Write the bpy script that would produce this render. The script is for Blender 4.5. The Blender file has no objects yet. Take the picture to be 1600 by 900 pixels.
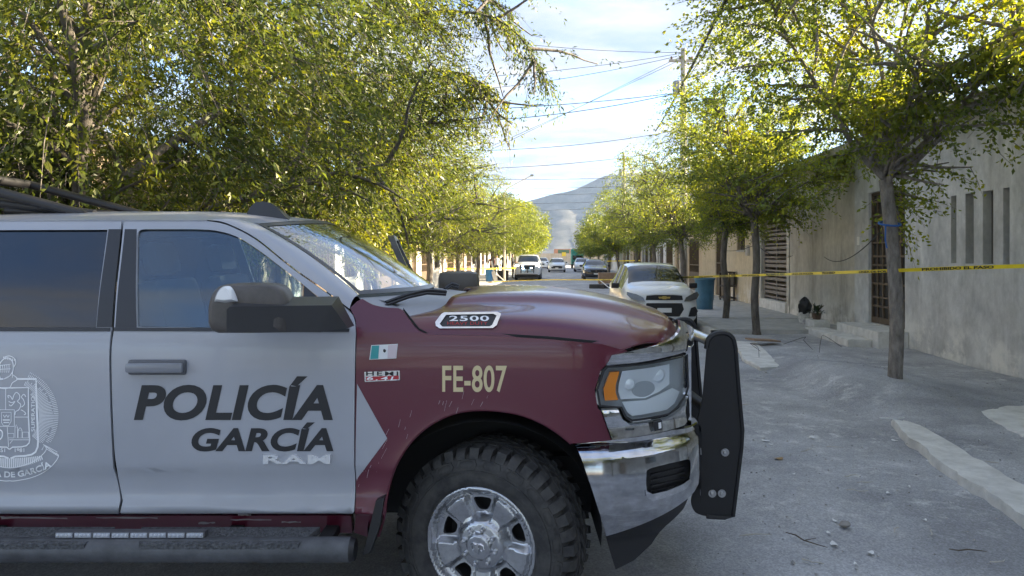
import bpy, bmesh, math, random
import numpy as np
from mathutils import Vector, Matrix, noise as mnoise
R = math.radians
SC = bpy.context.scene
COL = SC.collection
# ------------------------------------------------------------------ camera, sky, sun, exposure
F = 1130.0; H = 1.76; HY = 399.0          # focal length in photo pixels, eye height, horizon row
cam_d = bpy.data.cameras.new("camera"); cam = bpy.data.objects.new("camera", cam_d); COL.objects.link(cam)
cam.location = (0, 0, H); cam.rotation_euler = (R(90), 0, 0)
cam_d.sensor_width = 36; cam_d.lens = F / 1600 * 36; cam_d.shift_y = -(450 - HY) / 1600
cam_d.clip_start = 0.05; cam_d.clip_end = 60000
SC.camera = cam
SUN_EL, SUN_AZ = R(17), R(9)              # azimuth measured from +X towards +Y
world = bpy.data.worlds.new("World"); SC.world = world; world.use_nodes = True
wn = world.node_tree.nodes; wl = world.node_tree.links; wn.clear()
w_out = wn.new("ShaderNodeOutputWorld"); w_bg = wn.new("ShaderNodeBackground"); w_bg.inputs[1].default_value = 0.088
sky = wn.new("ShaderNodeTexSky"); sky.sky_type = 'NISHITA'; sky.sun_disc = False
sky.sun_elevation = SUN_EL; sky.sun_rotation = R(90) - SUN_AZ
sky.air_density = .75; sky.dust_density = .25; sky.ozone_density = 2.5
w_tc = wn.new("ShaderNodeTexCoord"); w_sep = wn.new("ShaderNodeSeparateXYZ"); wl.new(w_tc.outputs["Generated"], w_sep.inputs[0])
def wmath(op, a, b=None):
    n = wn.new("ShaderNodeMath"); n.operation = op
    for i, s in enumerate((a, b)):
        if s is None: continue
        if isinstance(s, (int, float)): n.inputs[i].default_value = s
        else: wl.new(s, n.inputs[i])
    return n.outputs[0]
zc = wmath('ADD', wmath('MAXIMUM', w_sep.outputs[2], 0.0), 0.10)
w_cmb = wn.new("ShaderNodeCombineXYZ")
wl.new(wmath('DIVIDE', w_sep.outputs[0], zc), w_cmb.inputs[0]); wl.new(wmath('DIVIDE', w_sep.outputs[1], zc), w_cmb.inputs[1])
def wnoise(scale, detail, rough, loc, sx=1, sy=1):
    m = wn.new("ShaderNodeMapping"); m.inputs["Location"].default_value = loc; m.inputs["Scale"].default_value = (sx, sy, 1)
    n = wn.new("ShaderNodeTexNoise"); n.inputs["Scale"].default_value = scale; n.inputs["Detail"].default_value = detail; n.inputs["Roughness"].default_value = rough
    wl.new(w_cmb.outputs[0], m.inputs[0]); wl.new(m.outputs[0], n.inputs[0]); return n.outputs[0]
n1 = wnoise(0.85, 7, 0.56, (3.1, 1.7, 0), 1.0, 1.5)
n2 = wnoise(2.1, 6, 0.6, (0.3, 5.2, 1), 1.0, 1.3)
w_ramp = wn.new("ShaderNodeValToRGB"); wl.new(n1, w_ramp.inputs[0])
w_ramp.color_ramp.elements[0].position = 0.35; w_ramp.color_ramp.elements[1].position = 0.53
w_ramp2 = wn.new("ShaderNodeValToRGB"); wl.new(n2, w_ramp2.inputs[0])
w_ramp2.color_ramp.elements[0].position = 0.35; w_ramp2.color_ramp.elements[1].position = 0.68
w_ramp2.color_ramp.elements[0].color = (.85, 1.05, 1.5, 1); w_ramp2.color_ramp.elements[1].color = (1.65, 1.60, 1.50, 1)
w_mix = wn.new("ShaderNodeMix"); w_mix.data_type = 'RGBA'
wl.new(wmath('MULTIPLY', w_ramp.outputs[0], 0.94), w_mix.inputs[0]); wl.new(sky.outputs[0], w_mix.inputs[6]); wl.new(w_ramp2.outputs[0], w_mix.inputs[7])
wl.new(w_mix.outputs[2], w_bg.inputs[0]); wl.new(w_bg.outputs[0], w_out.inputs[0])
sun_d = bpy.data.lights.new("sun", 'SUN'); sun_d.energy = 4.6; sun_d.angle = R(0.55); sun_d.color = (1.0, 0.83, 0.58)
sun = bpy.data.objects.new("sun", sun_d); COL.objects.link(sun)
sdir = Vector((math.cos(SUN_AZ) * math.cos(SUN_EL), math.sin(SUN_AZ) * math.cos(SUN_EL), math.sin(SUN_EL)))
sun.rotation_euler = sdir.to_track_quat('Z', 'Y').to_euler(); sun.location = sdir * 60
SC.view_settings.view_transform = 'Standard'; SC.view_settings.look = 'None'
SC.view_settings.exposure = 2.95; SC.view_settings.gamma = 1; SC.view_settings.use_curve_mapping = False
SC.render.engine = 'CYCLES'
# ------------------------------------------------------------------ helpers
def unpx(px, py, D): return Vector(((px - 800) * D / F, D, H - (py - HY) * D / F))
def ground_d(py, z=0.0): return F * (H - z) / (py - HY)
TH = math.atan(70 / F); CT, ST = math.cos(TH), math.sin(TH)     # the street runs 3.5 degrees right of the camera axis
def S(u, v, z=0.0): return Vector((u * CT + v * ST, -u * ST + v * CT, z))
def toS(p): return (p[0] * CT - p[1] * ST, p[0] * ST + p[1] * CT)

MATS = {}
def mat(name, col, rough=0.6, metal=0.0, coat=0.0, spec=0.5, bump=0.0, bscale=60.0, var=0.0, vscale=3.0, col2=None, emit=None, trans=0.0, detail=5.0, vlo=.35, vhi=.65, stretch=(1, 1, 1)):
    if name in MATS: return MATS[name]
    m = bpy.data.materials.new(name); m.use_nodes = True; nt = m.node_tree; b = nt.nodes["Principled BSDF"]
    b.inputs["Base Color"].default_value = (*col, 1); b.inputs["Roughness"].default_value = rough; b.inputs["Metallic"].default_value = metal
    b.inputs["Coat Weight"].default_value = coat; b.inputs["Coat Roughness"].default_value = 0.05; b.inputs["Specular IOR Level"].default_value = spec
    tc = nt.nodes.new("ShaderNodeTexCoord"); mp = nt.nodes.new("ShaderNodeMapping"); mp.inputs["Scale"].default_value = stretch
    nt.links.new(tc.outputs["Object"], mp.inputs[0])
    if col2 is not None:
        n = nt.nodes.new("ShaderNodeTexNoise"); n.inputs["Scale"].default_value = vscale; n.inputs["Detail"].default_value = detail; n.inputs["Roughness"].default_value = 0.62
        nt.links.new(mp.outputs[0], n.inputs[0])
        r = nt.nodes.new("ShaderNodeValToRGB"); r.color_ramp.elements[0].position = vlo; r.color_ramp.elements[1].position = vhi
        r.color_ramp.elements[0].color = (*col, 1); r.color_ramp.elements[1].color = (*col2, 1)
        nt.links.new(n.outputs[0], r.inputs[0]); nt.links.new(r.outputs[0], b.inputs["Base Color"])
    if bump:
        n = nt.nodes.new("ShaderNodeTexNoise"); n.inputs["Scale"].default_value = bscale; n.inputs["Detail"].default_value = 4
        nt.links.new(mp.outputs[0], n.inputs[0])
        bp = nt.nodes.new("ShaderNodeBump"); bp.inputs["Strength"].default_value = bump; bp.inputs["Distance"].default_value = 0.02
        nt.links.new(n.outputs[0], bp.inputs["Height"]); nt.links.new(bp.outputs[0], b.inputs["Normal"])
    if emit: b.inputs["Emission Color"].default_value = (*emit[:3], 1); b.inputs["Emission Strength"].default_value = emit[3]
    MATS[name] = m; return m
def glass(name, tint=(.55, .68, .72), rough=0.01, ior=1.5, base=0.0):
    if name in MATS: return MATS[name]
    m = bpy.data.materials.new(name); m.use_nodes = True; nt = m.node_tree; nt.nodes.clear()
    o = nt.nodes.new("ShaderNodeOutputMaterial"); mx = nt.nodes.new("ShaderNodeMixShader")
    t = nt.nodes.new("ShaderNodeBsdfTransparent"); t.inputs[0].default_value = (*tint, 1)
    g = nt.nodes.new("ShaderNodeBsdfGlossy"); g.inputs["Roughness"].default_value = rough; g.inputs[0].default_value = (.95, .97, 1, 1)
    lw = nt.nodes.new("ShaderNodeLayerWeight"); lw.inputs[0].default_value = .5      # Schlick's curve, the same from either side of the pane
    pw = nt.nodes.new("ShaderNodeMath"); pw.operation = 'POWER'; pw.inputs[1].default_value = 5; nt.links.new(lw.outputs["Facing"], pw.inputs[0])
    fr = nt.nodes.new("ShaderNodeMath"); fr.operation = 'MULTIPLY_ADD'; fr.inputs[1].default_value = .96; fr.inputs[2].default_value = ((ior - 1) / (ior + 1)) ** 2; nt.links.new(pw.outputs[0], fr.inputs[0])
    ad = nt.nodes.new("ShaderNodeMath"); ad.operation = 'ADD'; ad.use_clamp = True; ad.inputs[1].default_value = base
    nt.links.new(fr.outputs[0], ad.inputs[0]); nt.links.new(ad.outputs[0], mx.inputs[0])
    nt.links.new(t.outputs[0], mx.inputs[1]); nt.links.new(g.outputs[0], mx.inputs[2]); nt.links.new(mx.outputs[0], o.inputs[0])
    MATS[name] = m; return m
def tag(o, label=None, cat=None, group=None, kind=None):
    if label: o["label"] = label
    if cat: o["category"] = cat
    if group: o["group"] = group
    if kind: o["kind"] = kind
    return o
def empty(name, loc=(0, 0, 0), rz=0.0):
    o = bpy.data.objects.new(name, None); COL.objects.link(o); o.location = loc; o.rotation_euler = (0, 0, rz); o.empty_display_size = .2; return o
def link_mesh(name, me, m, parent=None):
    o = bpy.data.objects.new(name, me); COL.objects.link(o)
    if m is not None: me.materials.append(m)
    if parent is not None: o.parent = parent
    return o
def copy_tree(o, parent=None):
    c = o.copy(); COL.objects.link(c); c.parent = parent
    for ch in list(o.children): copy_tree(ch, c)
    return c
class MB:
    """collects vertices and faces of one part"""
    def __init__(s): s.v = []; s.f = []; s.sm = []
    def add(s, vs, fs, smooth=False, M=None):
        n = len(s.v)
        for p in vs:
            p = Vector(p)
            s.v.append(M @ p if M is not None else p)
        for f in fs: s.f.append([i + n for i in f]); s.sm.append(smooth)
        return s
    def box(s, a, b, M=None, ch=0.0):
        x0, y0, z0 = [min(a[i], b[i]) for i in range(3)]; x1, y1, z1 = [max(a[i], b[i]) for i in range(3)]
        if ch <= 0:
            return s.add([(x0,y0,z0),(x1,y0,z0),(x1,y1,z0),(x0,y1,z0),(x0,y0,z1),(x1,y0,z1),(x1,y1,z1),(x0,y1,z1)],
                  [(0,3,2,1),(4,5,6,7),(0,1,5,4),(1,2,6,5),(2,3,7,6),(3,0,4,7)], False, M)
        c = min(ch, (x1-x0)/2.01, (y1-y0)/2.01, (z1-z0)/2.01)
        bm = bmesh.new(); bmesh.ops.create_cube(bm, size=1)
        for q in bm.verts: q.co = ((x0+x1)/2+q.co.x*(x1-x0), (y0+y1)/2+q.co.y*(y1-y0), (z0+z1)/2+q.co.z*(z1-z0))
        bmesh.ops.bevel(bm, geom=list(bm.edges), offset=c, segments=2, affect='EDGES', profile=.6)
        bm.verts.index_update(); s.add([q.co.copy() for q in bm.verts], [[q.index for q in f.verts] for f in bm.faces], False, M); bm.free(); return s
    def prism(s, poly, y0, y1, axis='y', M=None):
        """extrude a 2D outline (a, b) between y0 and y1 along an axis"""
        n = len(poly)
        def P(a, b, y): return (a, y, b) if axis == 'y' else ((y, a, b) if axis == 'x' else (a, b, y))
        vs = [P(a, b, y0) for a, b in poly] + [P(a, b, y1) for a, b in poly]
        fs = [list(range(n)), list(range(2*n-1, n-1, -1))] + [[i, (i+n), (i+1) % n + n, (i+1) % n] for i in range(n)]
        return s.add(vs, fs, False, M)
    def tube(s, pts, r, n=8, cap=True, M=None):
        pts = [Vector(p) for p in pts]; rs = r if isinstance(r, (list, tuple)) else [r] * len(pts)
        vs = []; prev = None
        for i, p in enumerate(pts):
            d = (pts[min(i+1, len(pts)-1)] - pts[max(i-1, 0)]).normalized()
            if prev is None: a = d.orthogonal().normalized()
            else:
                a = (prev - d * prev.dot(d))
                a = a.normalized() if a.length > 1e-6 else d.orthogonal().normalized()
            prev = a; b = d.cross(a)
            for k in range(n):
                t = 2 * math.pi * k / n; vs.append(p + (a * math.cos(t) + b * math.sin(t)) * rs[i])
        fs = []
        for i in range(len(pts) - 1):
            for k in range(n): fs.append([i*n+k, i*n+(k+1) % n, (i+1)*n+(k+1) % n, (i+1)*n+k])
        s.add(vs, fs, True, M)
        if cap:
            s.add(vs[:n], [list(range(n-1, -1, -1))], False, M); s.add(vs[-n:], [list(range(n))], False, M)
        return s
    def lathe(s, prof, n=32, axis='z', M=None, smooth=True, cap=False):
        """prof: (radius, height) list, revolved"""
        vs = []
        for r, h in prof:
            for k in range(n):
                t = 2 * math.pi * k / n; c, q = r * math.cos(t), r * math.sin(t)
                vs.append((c, q, h) if axis == 'z' else ((c, h, q) if axis == 'y' else (h, c, q)))
        fs = []
        for i in range(len(prof) - 1):
            for k in range(n): fs.append([i*n+k, i*n+(k+1) % n, (i+1)*n+(k+1) % n, (i+1)*n+k])
        if cap and prof[0][0] > 1e-5: fs.append(list(range(n-1, -1, -1)))
        if cap and prof[-1][0] > 1e-5: fs.append([(len(prof)-1)*n+k for k in range(n)])
        return s.add(vs, fs, smooth, M)
    def grid(s, fn, nu, nv, smooth=True, M=None, flip=False):
        vs = [fn(i / nu, j / nv) for i in range(nu + 1) for j in range(nv + 1)]
        w = nv + 1
        fs = [[i*w+j, (i+1)*w+j, (i+1)*w+j+1, i*w+j+1] if not flip else [i*w+j, i*w+j+1, (i+1)*w+j+1, (i+1)*w+j] for i in range(nu) for j in range(nv)]
        return s.add(vs, fs, smooth, M)
    def build(s, name, m, parent=None, off=None, sharp=40, merge=False):
        me = bpy.data.meshes.new(name)
        vs = [p - off for p in s.v] if off is not None else s.v
        me.from_pydata([tuple(p) for p in vs], [], s.f)
        me.polygons.foreach_set("use_smooth", s.sm)
        bm = bmesh.new(); bm.from_mesh(me)
        if merge: bmesh.ops.remove_doubles(bm, verts=bm.verts, dist=1e-5)
        bmesh.ops.recalc_face_normals(bm, faces=bm.faces); bm.to_mesh(me); bm.free()
        me.set_sharp_from_angle(angle=R(sharp)); me.update()
        return link_mesh(name, me, m, parent)
def crm(pts, n=6, closed=False):
    """Catmull-Rom through 2D or 3D points"""
    P = [Vector(p) for p in pts]; out = []; L = len(P)
    for i in range(L if closed else L - 1):
        g = (lambda k: P[k % L]) if closed else (lambda k: P[max(0, min(L - 1, k))])
        p0, p1, p2, p3 = g(i-1), g(i), g(i+1), g(i+2)
        for j in range(n):
            t = j / n
            out.append(.5 * ((2*p1) + (p2-p0)*t + (2*p0-5*p1+4*p2-p3)*t*t + (3*p1-p0-3*p2+p3)*t**3))
    if not closed: out.append(P[-1])
    return out
def lerp_tab(x, tab):
    if x <= tab[0][0]: return tab[0][1]
    for (a, b), (c, d) in zip(tab, tab[1:]):
        if x <= c: return b + (d - b) * (x - a) / (c - a)
    return tab[-1][1]
def smooth_tab(tab, n=8):
    return [tuple(p) for p in crm(tab, n)]
def sheet(name, outline, holes, fn, m, parent=None, off3=None, thick=(0, .012, 0), step=(.08, .05), flip=False, sharp=35):
    """a curved panel with thickness: a 2D outline (with holes) cut into a grid and laid on fn(a, b) -> point"""
    bm = bmesh.new(); edges = []
    for loop in [outline] + list(holes):
        vs = [bm.verts.new((p[0], 0, p[1])) for p in loop]
        edges += [bm.edges.new((vs[i], vs[(i+1) % len(vs)])) for i in range(len(vs))]
    bmesh.ops.triangle_fill(bm, use_beauty=True, use_dissolve=False, edges=edges, normal=(0, -1, 0))
    a0 = min(p[0] for p in outline); a1 = max(p[0] for p in outline); b0 = min(p[1] for p in outline); b1 = max(p[1] for p in outline)
    for st, lo, hi, no in ((step[0], a0, a1, (1, 0, 0)), (step[1], b0, b1, (0, 0, 1))):
        if not st: continue
        k = math.floor(lo / st) + 1
        while k * st < hi:
            co = (k*st, 0, 0) if no[0] else (0, 0, k*st)
            bmesh.ops.bisect_plane(bm, geom=list(bm.verts)+list(bm.edges)+list(bm.faces), dist=1e-6, plane_co=co, plane_no=no); k += 1
    bm.verts.index_update(); bm.normal_update()
    ab = [(v.co.x, v.co.z) for v in bm.verts]
    faces = []
    for f in bm.faces:
        ids = [v.index for v in f.verts]
        if f.normal.y > 0: ids.reverse()
        faces.append(ids)
    bnd = [(e.verts[0].index, e.verts[1].index) for e in bm.edges if len(e.link_faces) == 1]
    bm.free()
    e = 1e-3; pts = []; nrm = []
    for a, b in ab:
        p = Vector(fn(a, b)); da = Vector(fn(a+e, b)) - Vector(fn(a-e, b)); db = Vector(fn(a, b+e)) - Vector(fn(a, b-e))
        nn = da.cross(db)
        pts.append(p); nrm.append(nn.normalized() if nn.length > 1e-12 else Vector((0, -1, 0)))
    T = Vector(thick); N = len(pts); dirs = {}
    for ids in faces:
        for i in range(len(ids)): dirs[(ids[i], ids[(i+1) % len(ids)])] = 1
    allv = pts + [p + T for p in pts]
    allf = list(faces); nf = len(faces)
    allf += [[i + N for i in reversed(ids)] for ids in faces]
    for a, b in bnd:
        if (a, b) not in dirs: a, b = b, a
        allf.append([b, a, a + N, b + N])
    if flip: allf = [list(reversed(f)) for f in allf]
    if off3 is not None: allv = [p - off3 for p in allv]
    me = bpy.data.meshes.new(name); me.from_pydata([tuple(p) for p in allv], [], allf); me.update()
    cn = []
    for pi, poly in enumerate(me.polygons):
        for vi in poly.vertices:
            if pi < nf:
                q = nrm[vi]; cn.append(tuple(-q if flip else q))
            else: cn.append(tuple(poly.normal))
    me.polygons.foreach_set("use_smooth", [True] * len(me.polygons))
    me.normals_split_custom_set(cn)
    return link_mesh(name, me, m, parent)
def text_mesh(body, bold=0.0, shear=0.0, spacing=1.0):
    """flat 2D triangles of a line of text, scaled to the unit box"""
    cu = bpy.data.curves.new("t", 'FONT'); cu.body = body; cu.offset = bold; cu.shear = shear; cu.space_character = spacing; cu.resolution_u = 6
    ob = bpy.data.objects.new("t", cu); COL.objects.link(ob)
    dg = bpy.context.evaluated_depsgraph_get(); dg.update()
    me = bpy.data.meshes.new_from_object(ob.evaluated_get(dg))
    vs = [v.co.copy() for v in me.vertices]; fs = [list(p.vertices) for p in me.polygons]
    bpy.data.objects.remove(ob); bpy.data.curves.remove(cu); bpy.data.meshes.remove(me)
    x0 = min(v.x for v in vs); x1 = max(v.x for v in vs); y0 = min(v.y for v in vs); y1 = max(v.y for v in vs)
    return [((v.x-x0)/(x1-x0), (v.y-y0)/(y1-y0)) for v in vs], fs
def text_on(name, body, fn, m, parent=None, off3=None, bold=0.0, shear=0.0, spacing=1.0, thick=None):
    """fn maps the text's unit box to a point on a surface"""
    vs, fs = text_mesh(body, bold, shear, spacing)
    P = [Vector(fn(a, b)) for a, b in vs]
    if off3 is not None: P = [p - off3 for p in P]
    me = bpy.data.meshes.new(name)
    if thick:
        T = Vector(thick); n = len(P); cnt = {}
        for f in fs:
            for i in range(len(f)): cnt[(f[i], f[(i+1) % len(f)])] = 1
        rim = [[b, a, a+n, b+n] for (a, b) in cnt if (b, a) not in cnt]
        me.from_pydata([tuple(p) for p in P] + [tuple(p + T) for p in P], [], fs + rim)
    else: me.from_pydata([tuple(p) for p in P], [], fs)
    bm = bmesh.new(); bm.from_mesh(me); bmesh.ops.recalc_face_normals(bm, faces=bm.faces); bm.to_mesh(me); bm.free()
    return link_mesh(name, me, m, parent)
# ------------------------------------------------------------------ police pickup
YC = 4.26                                   # centre line of the pickup (depth from the camera), near flank at 3.26
TR = Vector((-1.9, YC, 0.0))
truck = tag(empty("police_pickup", TR), "grey and maroon police crew cab pickup with bull bar, parked across the street", "pickup truck")
m_grey = mat("grey_wrap", (.385, .40, .44), .30, 0.0, .4, col2=(.345, .36, .40), vscale=1.6, vlo=.4, vhi=.7)
m_maroon = mat("maroon_paint", (.105, .012, .028), .34, 0.0, .55)
m_black = mat("black_plastic", (.018, .018, .02), .45, bump=.05, bscale=400)
m_satin = mat("satin_black_trim", (.03, .031, .034), .3)
m_chrome = mat("chrome", (.78, .79, .8), .06, 1.0, bump=.012, bscale=9, col2=(.62, .62, .63), vscale=30)
m_dusty_chrome = mat("dusty_chrome", (.58, .59, .61), .09, 1.0, col2=(.40, .40, .41), vscale=16, vlo=.4, vhi=.75)
m_glassd = glass("door_glass", (.58, .69, .73), base=.06)
m_glassw = glass("windscreen_glass", (.66, .74, .74), base=.22)
m_dark = mat("dark_underbody", (.012, .012, .013), .8)
m_liner = mat("wheel_liner", (.02, .02, .021), .75, bump=.1, bscale=80)
m_cabin = mat("cabin_trim", (.11, .11, .115), .7)
m_tyre = mat("tyre_rubber", (.022, .022, .023), .75, col2=(.055, .053, .05), vscale=18, bump=.15, bscale=160)
m_plate = mat("powder_coated_steel", (.012, .012, .014), .5, bump=.12, bscale=500)
m_steel = mat("brushed_steel", (.55, .55, .55), .28, 1.0)
m_dec_dark = mat("charcoal_decal", (.017, .018, .022), .5)
m_dec_gold = mat("gold_decal", (.62, .52, .30), .4)
m_dec_white = mat("white_decal", (.92, .93, .95), .45)

qz_t = smooth_tab([(.40, .12), (.50, .085), (.575, .035), (.60, .004), (.63, .012), (.68, .024), (.74, .022), (.785, .012), (.797, .002), (.84, -.002), (1.0, -.006), (1.2, -.002), (1.34, .006), (1.40, .016), (1.425, .024), (1.45, .034), (1.6, .098), (1.8, .198), (1.93, .262), (2.0, .31)], 5)
qp_t = smooth_tab([(.10, 0), (.30, .004), (.45, .03), (.60, .085), (.72, .16), (.83, .27), (.90, .40), (.955, .6), (.985, 1.0)], 6)
qb_t = smooth_tab([(.15, 0), (.32, .0), (.5, .02), (.7, .085), (.85, .2), (.95, .38), (1.0, .6), (1.02, 1.0)], 6)
WX, WZ = -.144, .43
def S_side(X, z):
    d = lerp_tab(z, qz_t) + (lerp_tab(X, qp_t) if X > .1 else 0)
    if z < 1.2 and -.9 < X < .7:
        r = math.hypot(X - WX, z - WZ)
        d -= .028 * math.exp(-((r - .47) / .10) ** 2) * min(1, max(0, (z - .4) / .2))
    return YC - 1.0 + d
def S_bump(X, z): return YC - 1.0 - .012 - .03 * max(0, 1 - ((z - .72) / .17) ** 2) + lerp_tab(X, qb_t) + .05 * min(1.2, max(0, (.62 - z) / .15)) ** 2 + .05 * min(1, max(0, (z - .85) / .05)) ** 2
def S_flat(X, z): return YC - 1.0
def hit(px, py, surf=S_side, off=0.0):
    D = 3.4
    for _ in range(40):
        X = (px - 800) * D / F; z = H - (py - HY) * D / F; D = .55 * D + .45 * (surf(X, z) + off)
    return (X, z)
def panel(name, outline, m, surf=S_side, holes=(), off=0.0, thick=.014, step=(.07, .035), parent=truck, far=False, near=True, xf=None):
    o2 = [hit(x, y, surf, off) for x, y in outline]; h2 = [[hit(x, y, surf, off) for x, y in h] for h in holes]
    res = []
    if near: res.append(sheet(name, o2, h2, lambda a, b: (a, surf(a, b) + off, b), m, parent, TR, (0, thick, 0), step))
    if far:
        fn = lambda a, b: (a, 2 * YC - surf(a, b) - off, b)
        if xf is None: res.append(sheet(name, o2, h2, fn, m, parent, TR, (0, -thick, 0), step, flip=True))
        else: res.append(sheet(name, o2, h2, lambda a, b: xf @ Vector(fn(a, b)), m, parent, TR, xf.to_3x3() @ Vector((0, -thick, 0)), step, flip=True))
    return res
def t2(pts): return [tuple(p)[:2] for p in pts]
# --- doors
win_f = t2([(214, 511), (214, 372)]) + t2(crm([(214, 372), (217, 361), (227, 358)], 4)[1:]) + t2(crm([(300, 358), (335, 360), (368, 369), (400, 388), (440, 418), (500, 466), (540, 500), (545, 510), (541, 515)], 4)) + [(472, 514)]
door_f = [(196, 345), (319, 345)] + t2(crm([(319, 345), (353, 351), (397, 373), (440, 407), (469, 429), (506, 455), (545, 486), (554, 500), (556, 522)], 4)[1:]) + [(553, 800), (550, 803), (190, 803), (188, 800)] + t2(crm([(192, 782), (184, 740), (178, 690), (174, 560), (178, 516)], 4)) + [(193, 350)]
door_part = panel("front_door", door_f, m_grey, holes=[win_f])[0]
glass_f = [(215, 510), (215, 360), (302, 359)] + t2(crm([(335, 361), (368, 370), (400, 389), (440, 419), (473, 446)], 3)) + [(473, 514)]
panel("window", glass_f, m_glassd, off=.012, thick=.004, parent=door_part)
panel("sail_panel", [(474, 446), (541, 502), (545, 511), (540, 515.5), (474, 515.5)], m_satin, off=.006, parent=door_part)
panel("window_seal", [(178, 511.5), (546, 513.5), (545, 518.5), (178, 517)], m_satin, off=-.004, thick=.02, parent=door_part)
panel("pillar_trim", [(195, 358), (213, 358), (213, 512), (180, 512)], m_satin, off=-.003, thick=.01, parent=door_part)
rear_win = [(-190, 514), (-150, 360), (168, 359), (150, 512)]
rear_d = [(-260, 346), (190, 345), (174, 516), (170.5, 560), (174.5, 690), (180, 740), (188, 782), (184, 800), (185, 803), (-60, 803), (-100, 770), (-160, 700), (-250, 640), (-262, 520)]
rdoor = panel("rear_door", rear_d, m_grey, holes=[rear_win])[0]
panel("window", [(-191, 515), (-151, 359), (169, 358), (151, 513)], glass("rear_door_glass", (.06, .085, .11), base=.045), off=.012, thick=.004, parent=rdoor)
panel("window_seal", [(-262, 512), (172, 512), (172, 517.5), (-262, 517.5)], m_satin, off=-.004, thick=.02, parent=rdoor)
panel("pillar_trim", [(169.5, 358), (189, 358), (174.5, 511), (150.5, 511)], m_satin, off=-.003, thick=.01, parent=rdoor)
for px0, px1, par in ((198, 287, door_part), (-190, -105, rdoor)):
    b = MB(); D0 = 3.235; a = unpx(px0, 567, D0); c = unpx(px1, 582, D0)
    b.box((a.x, 3.215, c.z), (c.x, 3.24, a.z), ch=.011); b.build("door_handle", mat("handle_grey", (.22, .23, .26), .32, 0, .4), par, TR)
    b = MB(); a = unpx(px0 - 1, 563, D0); c = unpx(px1 + 1, 587, D0); b.box((a.x, 3.244, c.z), (c.x, 3.27, a.z), ch=.012); b.build("handle_recess", mat("handle_recess_grey", (.12, .125, .14), .5), par, TR)
# far side: closed rear door, driver's door standing open
rdoor_far = panel("rear_door", rear_d, m_grey, holes=[rear_win], far=True, near=False)[0]
panel("window", [(-191, 515), (-151, 359), (169, 358), (151, 513)], MATS["rear_door_glass"], off=.012, thick=.004, far=True, near=False, parent=rdoor_far)
HX = -.66; hinge = Vector((HX, 2 * YC - 3.28, 0))
xo = Matrix.Translation(hinge) @ Matrix.Rotation(R(-84), 4, 'Z') @ Matrix.Translation(-hinge)
fdoor = panel("front_door", door_f, m_satin, holes=[win_f], far=True, near=False, xf=xo, thick=.05)[0]
fdoor["label"] = "open driver's door with dark window frame"
panel("window", glass_f, m_glassd, off=.012, thick=.004, far=True, near=False, parent=fdoor, xf=xo)
# --- front fender with its wheel arch, rocker, decals
arch = t2(crm([(893, 693), (872, 676), (846, 660), (812, 647), (780, 641.5), (748, 640), (715, 644), (684, 656), (655, 676), (632, 702), (614, 735), (603, 775), (598, 812), (590, 838)], 5))
fender = [(547, 481), (558, 471), (566, 467)] + t2(crm([(566, 467), (582, 476), (602, 480.5), (626, 483), (636, 495), (652, 515), (668, 522.5)], 4)[1:]) + [(780, 525.5), (862, 530.5), (940, 537.5), (990, 551), (955, 556), (946, 571), (939, 578), (929, 609), (934, 638), (939, 643), (955, 688)] + arch + [(577, 840), (553, 832), (555, 803), (557.5, 525), (556, 500)]
FEN = panel("front_fender", fender, m_maroon, far=True, step=(.035, .03)); fend = FEN[0]
panel("grey_arrow_decal", [(558, 600), (605, 685), (556.5, 750)], m_grey, off=-.0022, thick=.001, parent=fend, step=(.02, .02))
lip = MB()
for pts, off in ((arch, 0),):
    P = [hit(x, y) for x, y in pts]
    path = [Vector((a, S_side(a, b) + .012, b)) for a, b in P]
    lip.tube(path, .010, 6)
lip.build("arch_lip", m_maroon, fend, TR)
ROC = panel("rocker_panel", [(-60, 806), (548, 806), (550, 833), (-70, 829)], m_maroon, far=True, off=.012, thick=.05)
rock = ROC[0]
random.seed(4)
for x0, x1, y0 in ((2, 105, 808.5), (150, 246, 808), (360, 424, 811), (372, 392, 803.5), (310, 336, 816), (0, 30, 807), (440, 470, 815)):
    n = 7; top = [(x0 + (x1-x0)*i/n, y0 + random.uniform(-.8, .8)) for i in range(n+1)]; bot = [(x0 + (x1-x0)*i/n, y0 + 1.0 + random.uniform(.2, 2.2)) for i in range(n, -1, -1)]
    panel("chipped_paint", top + bot, mat("bare_chip", (.30, .28, .28), .7), off=.0105, thick=.001, parent=rock, step=(0, 0))
for i in range(26):
    ang = random.uniform(1.55, 3.0); rr = random.uniform(.505, .58); X = WX + .02 + rr * 1.07 * math.cos(ang); z = WZ + .13 + rr * math.sin(ang) * .97
    L = random.uniform(.012, .05); dx = L * random.uniform(.2, .55); w = random.uniform(.0007, .0016)
    sheet("scratch", [(X, z), (X + w, z), (X + w + dx, z + L), (X + dx, z + L)], [], lambda a, b: (a, S_side(a, b) - .0012, b), mat("scratch_white", (.5, .42, .44), .6), fend, TR, (0, .0008, 0), (0, 0))
mf = MB(); P0 = [hit(x, y) for x, y in [(603, 772), (598, 812), (588, 843), (578, 846), (583, 812), (590, 778)]]
mf.prism([(a, b) for a, b in P0], 3.215, 3.40); mf.build("mud_flap", m_black, truck, TR)
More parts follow.
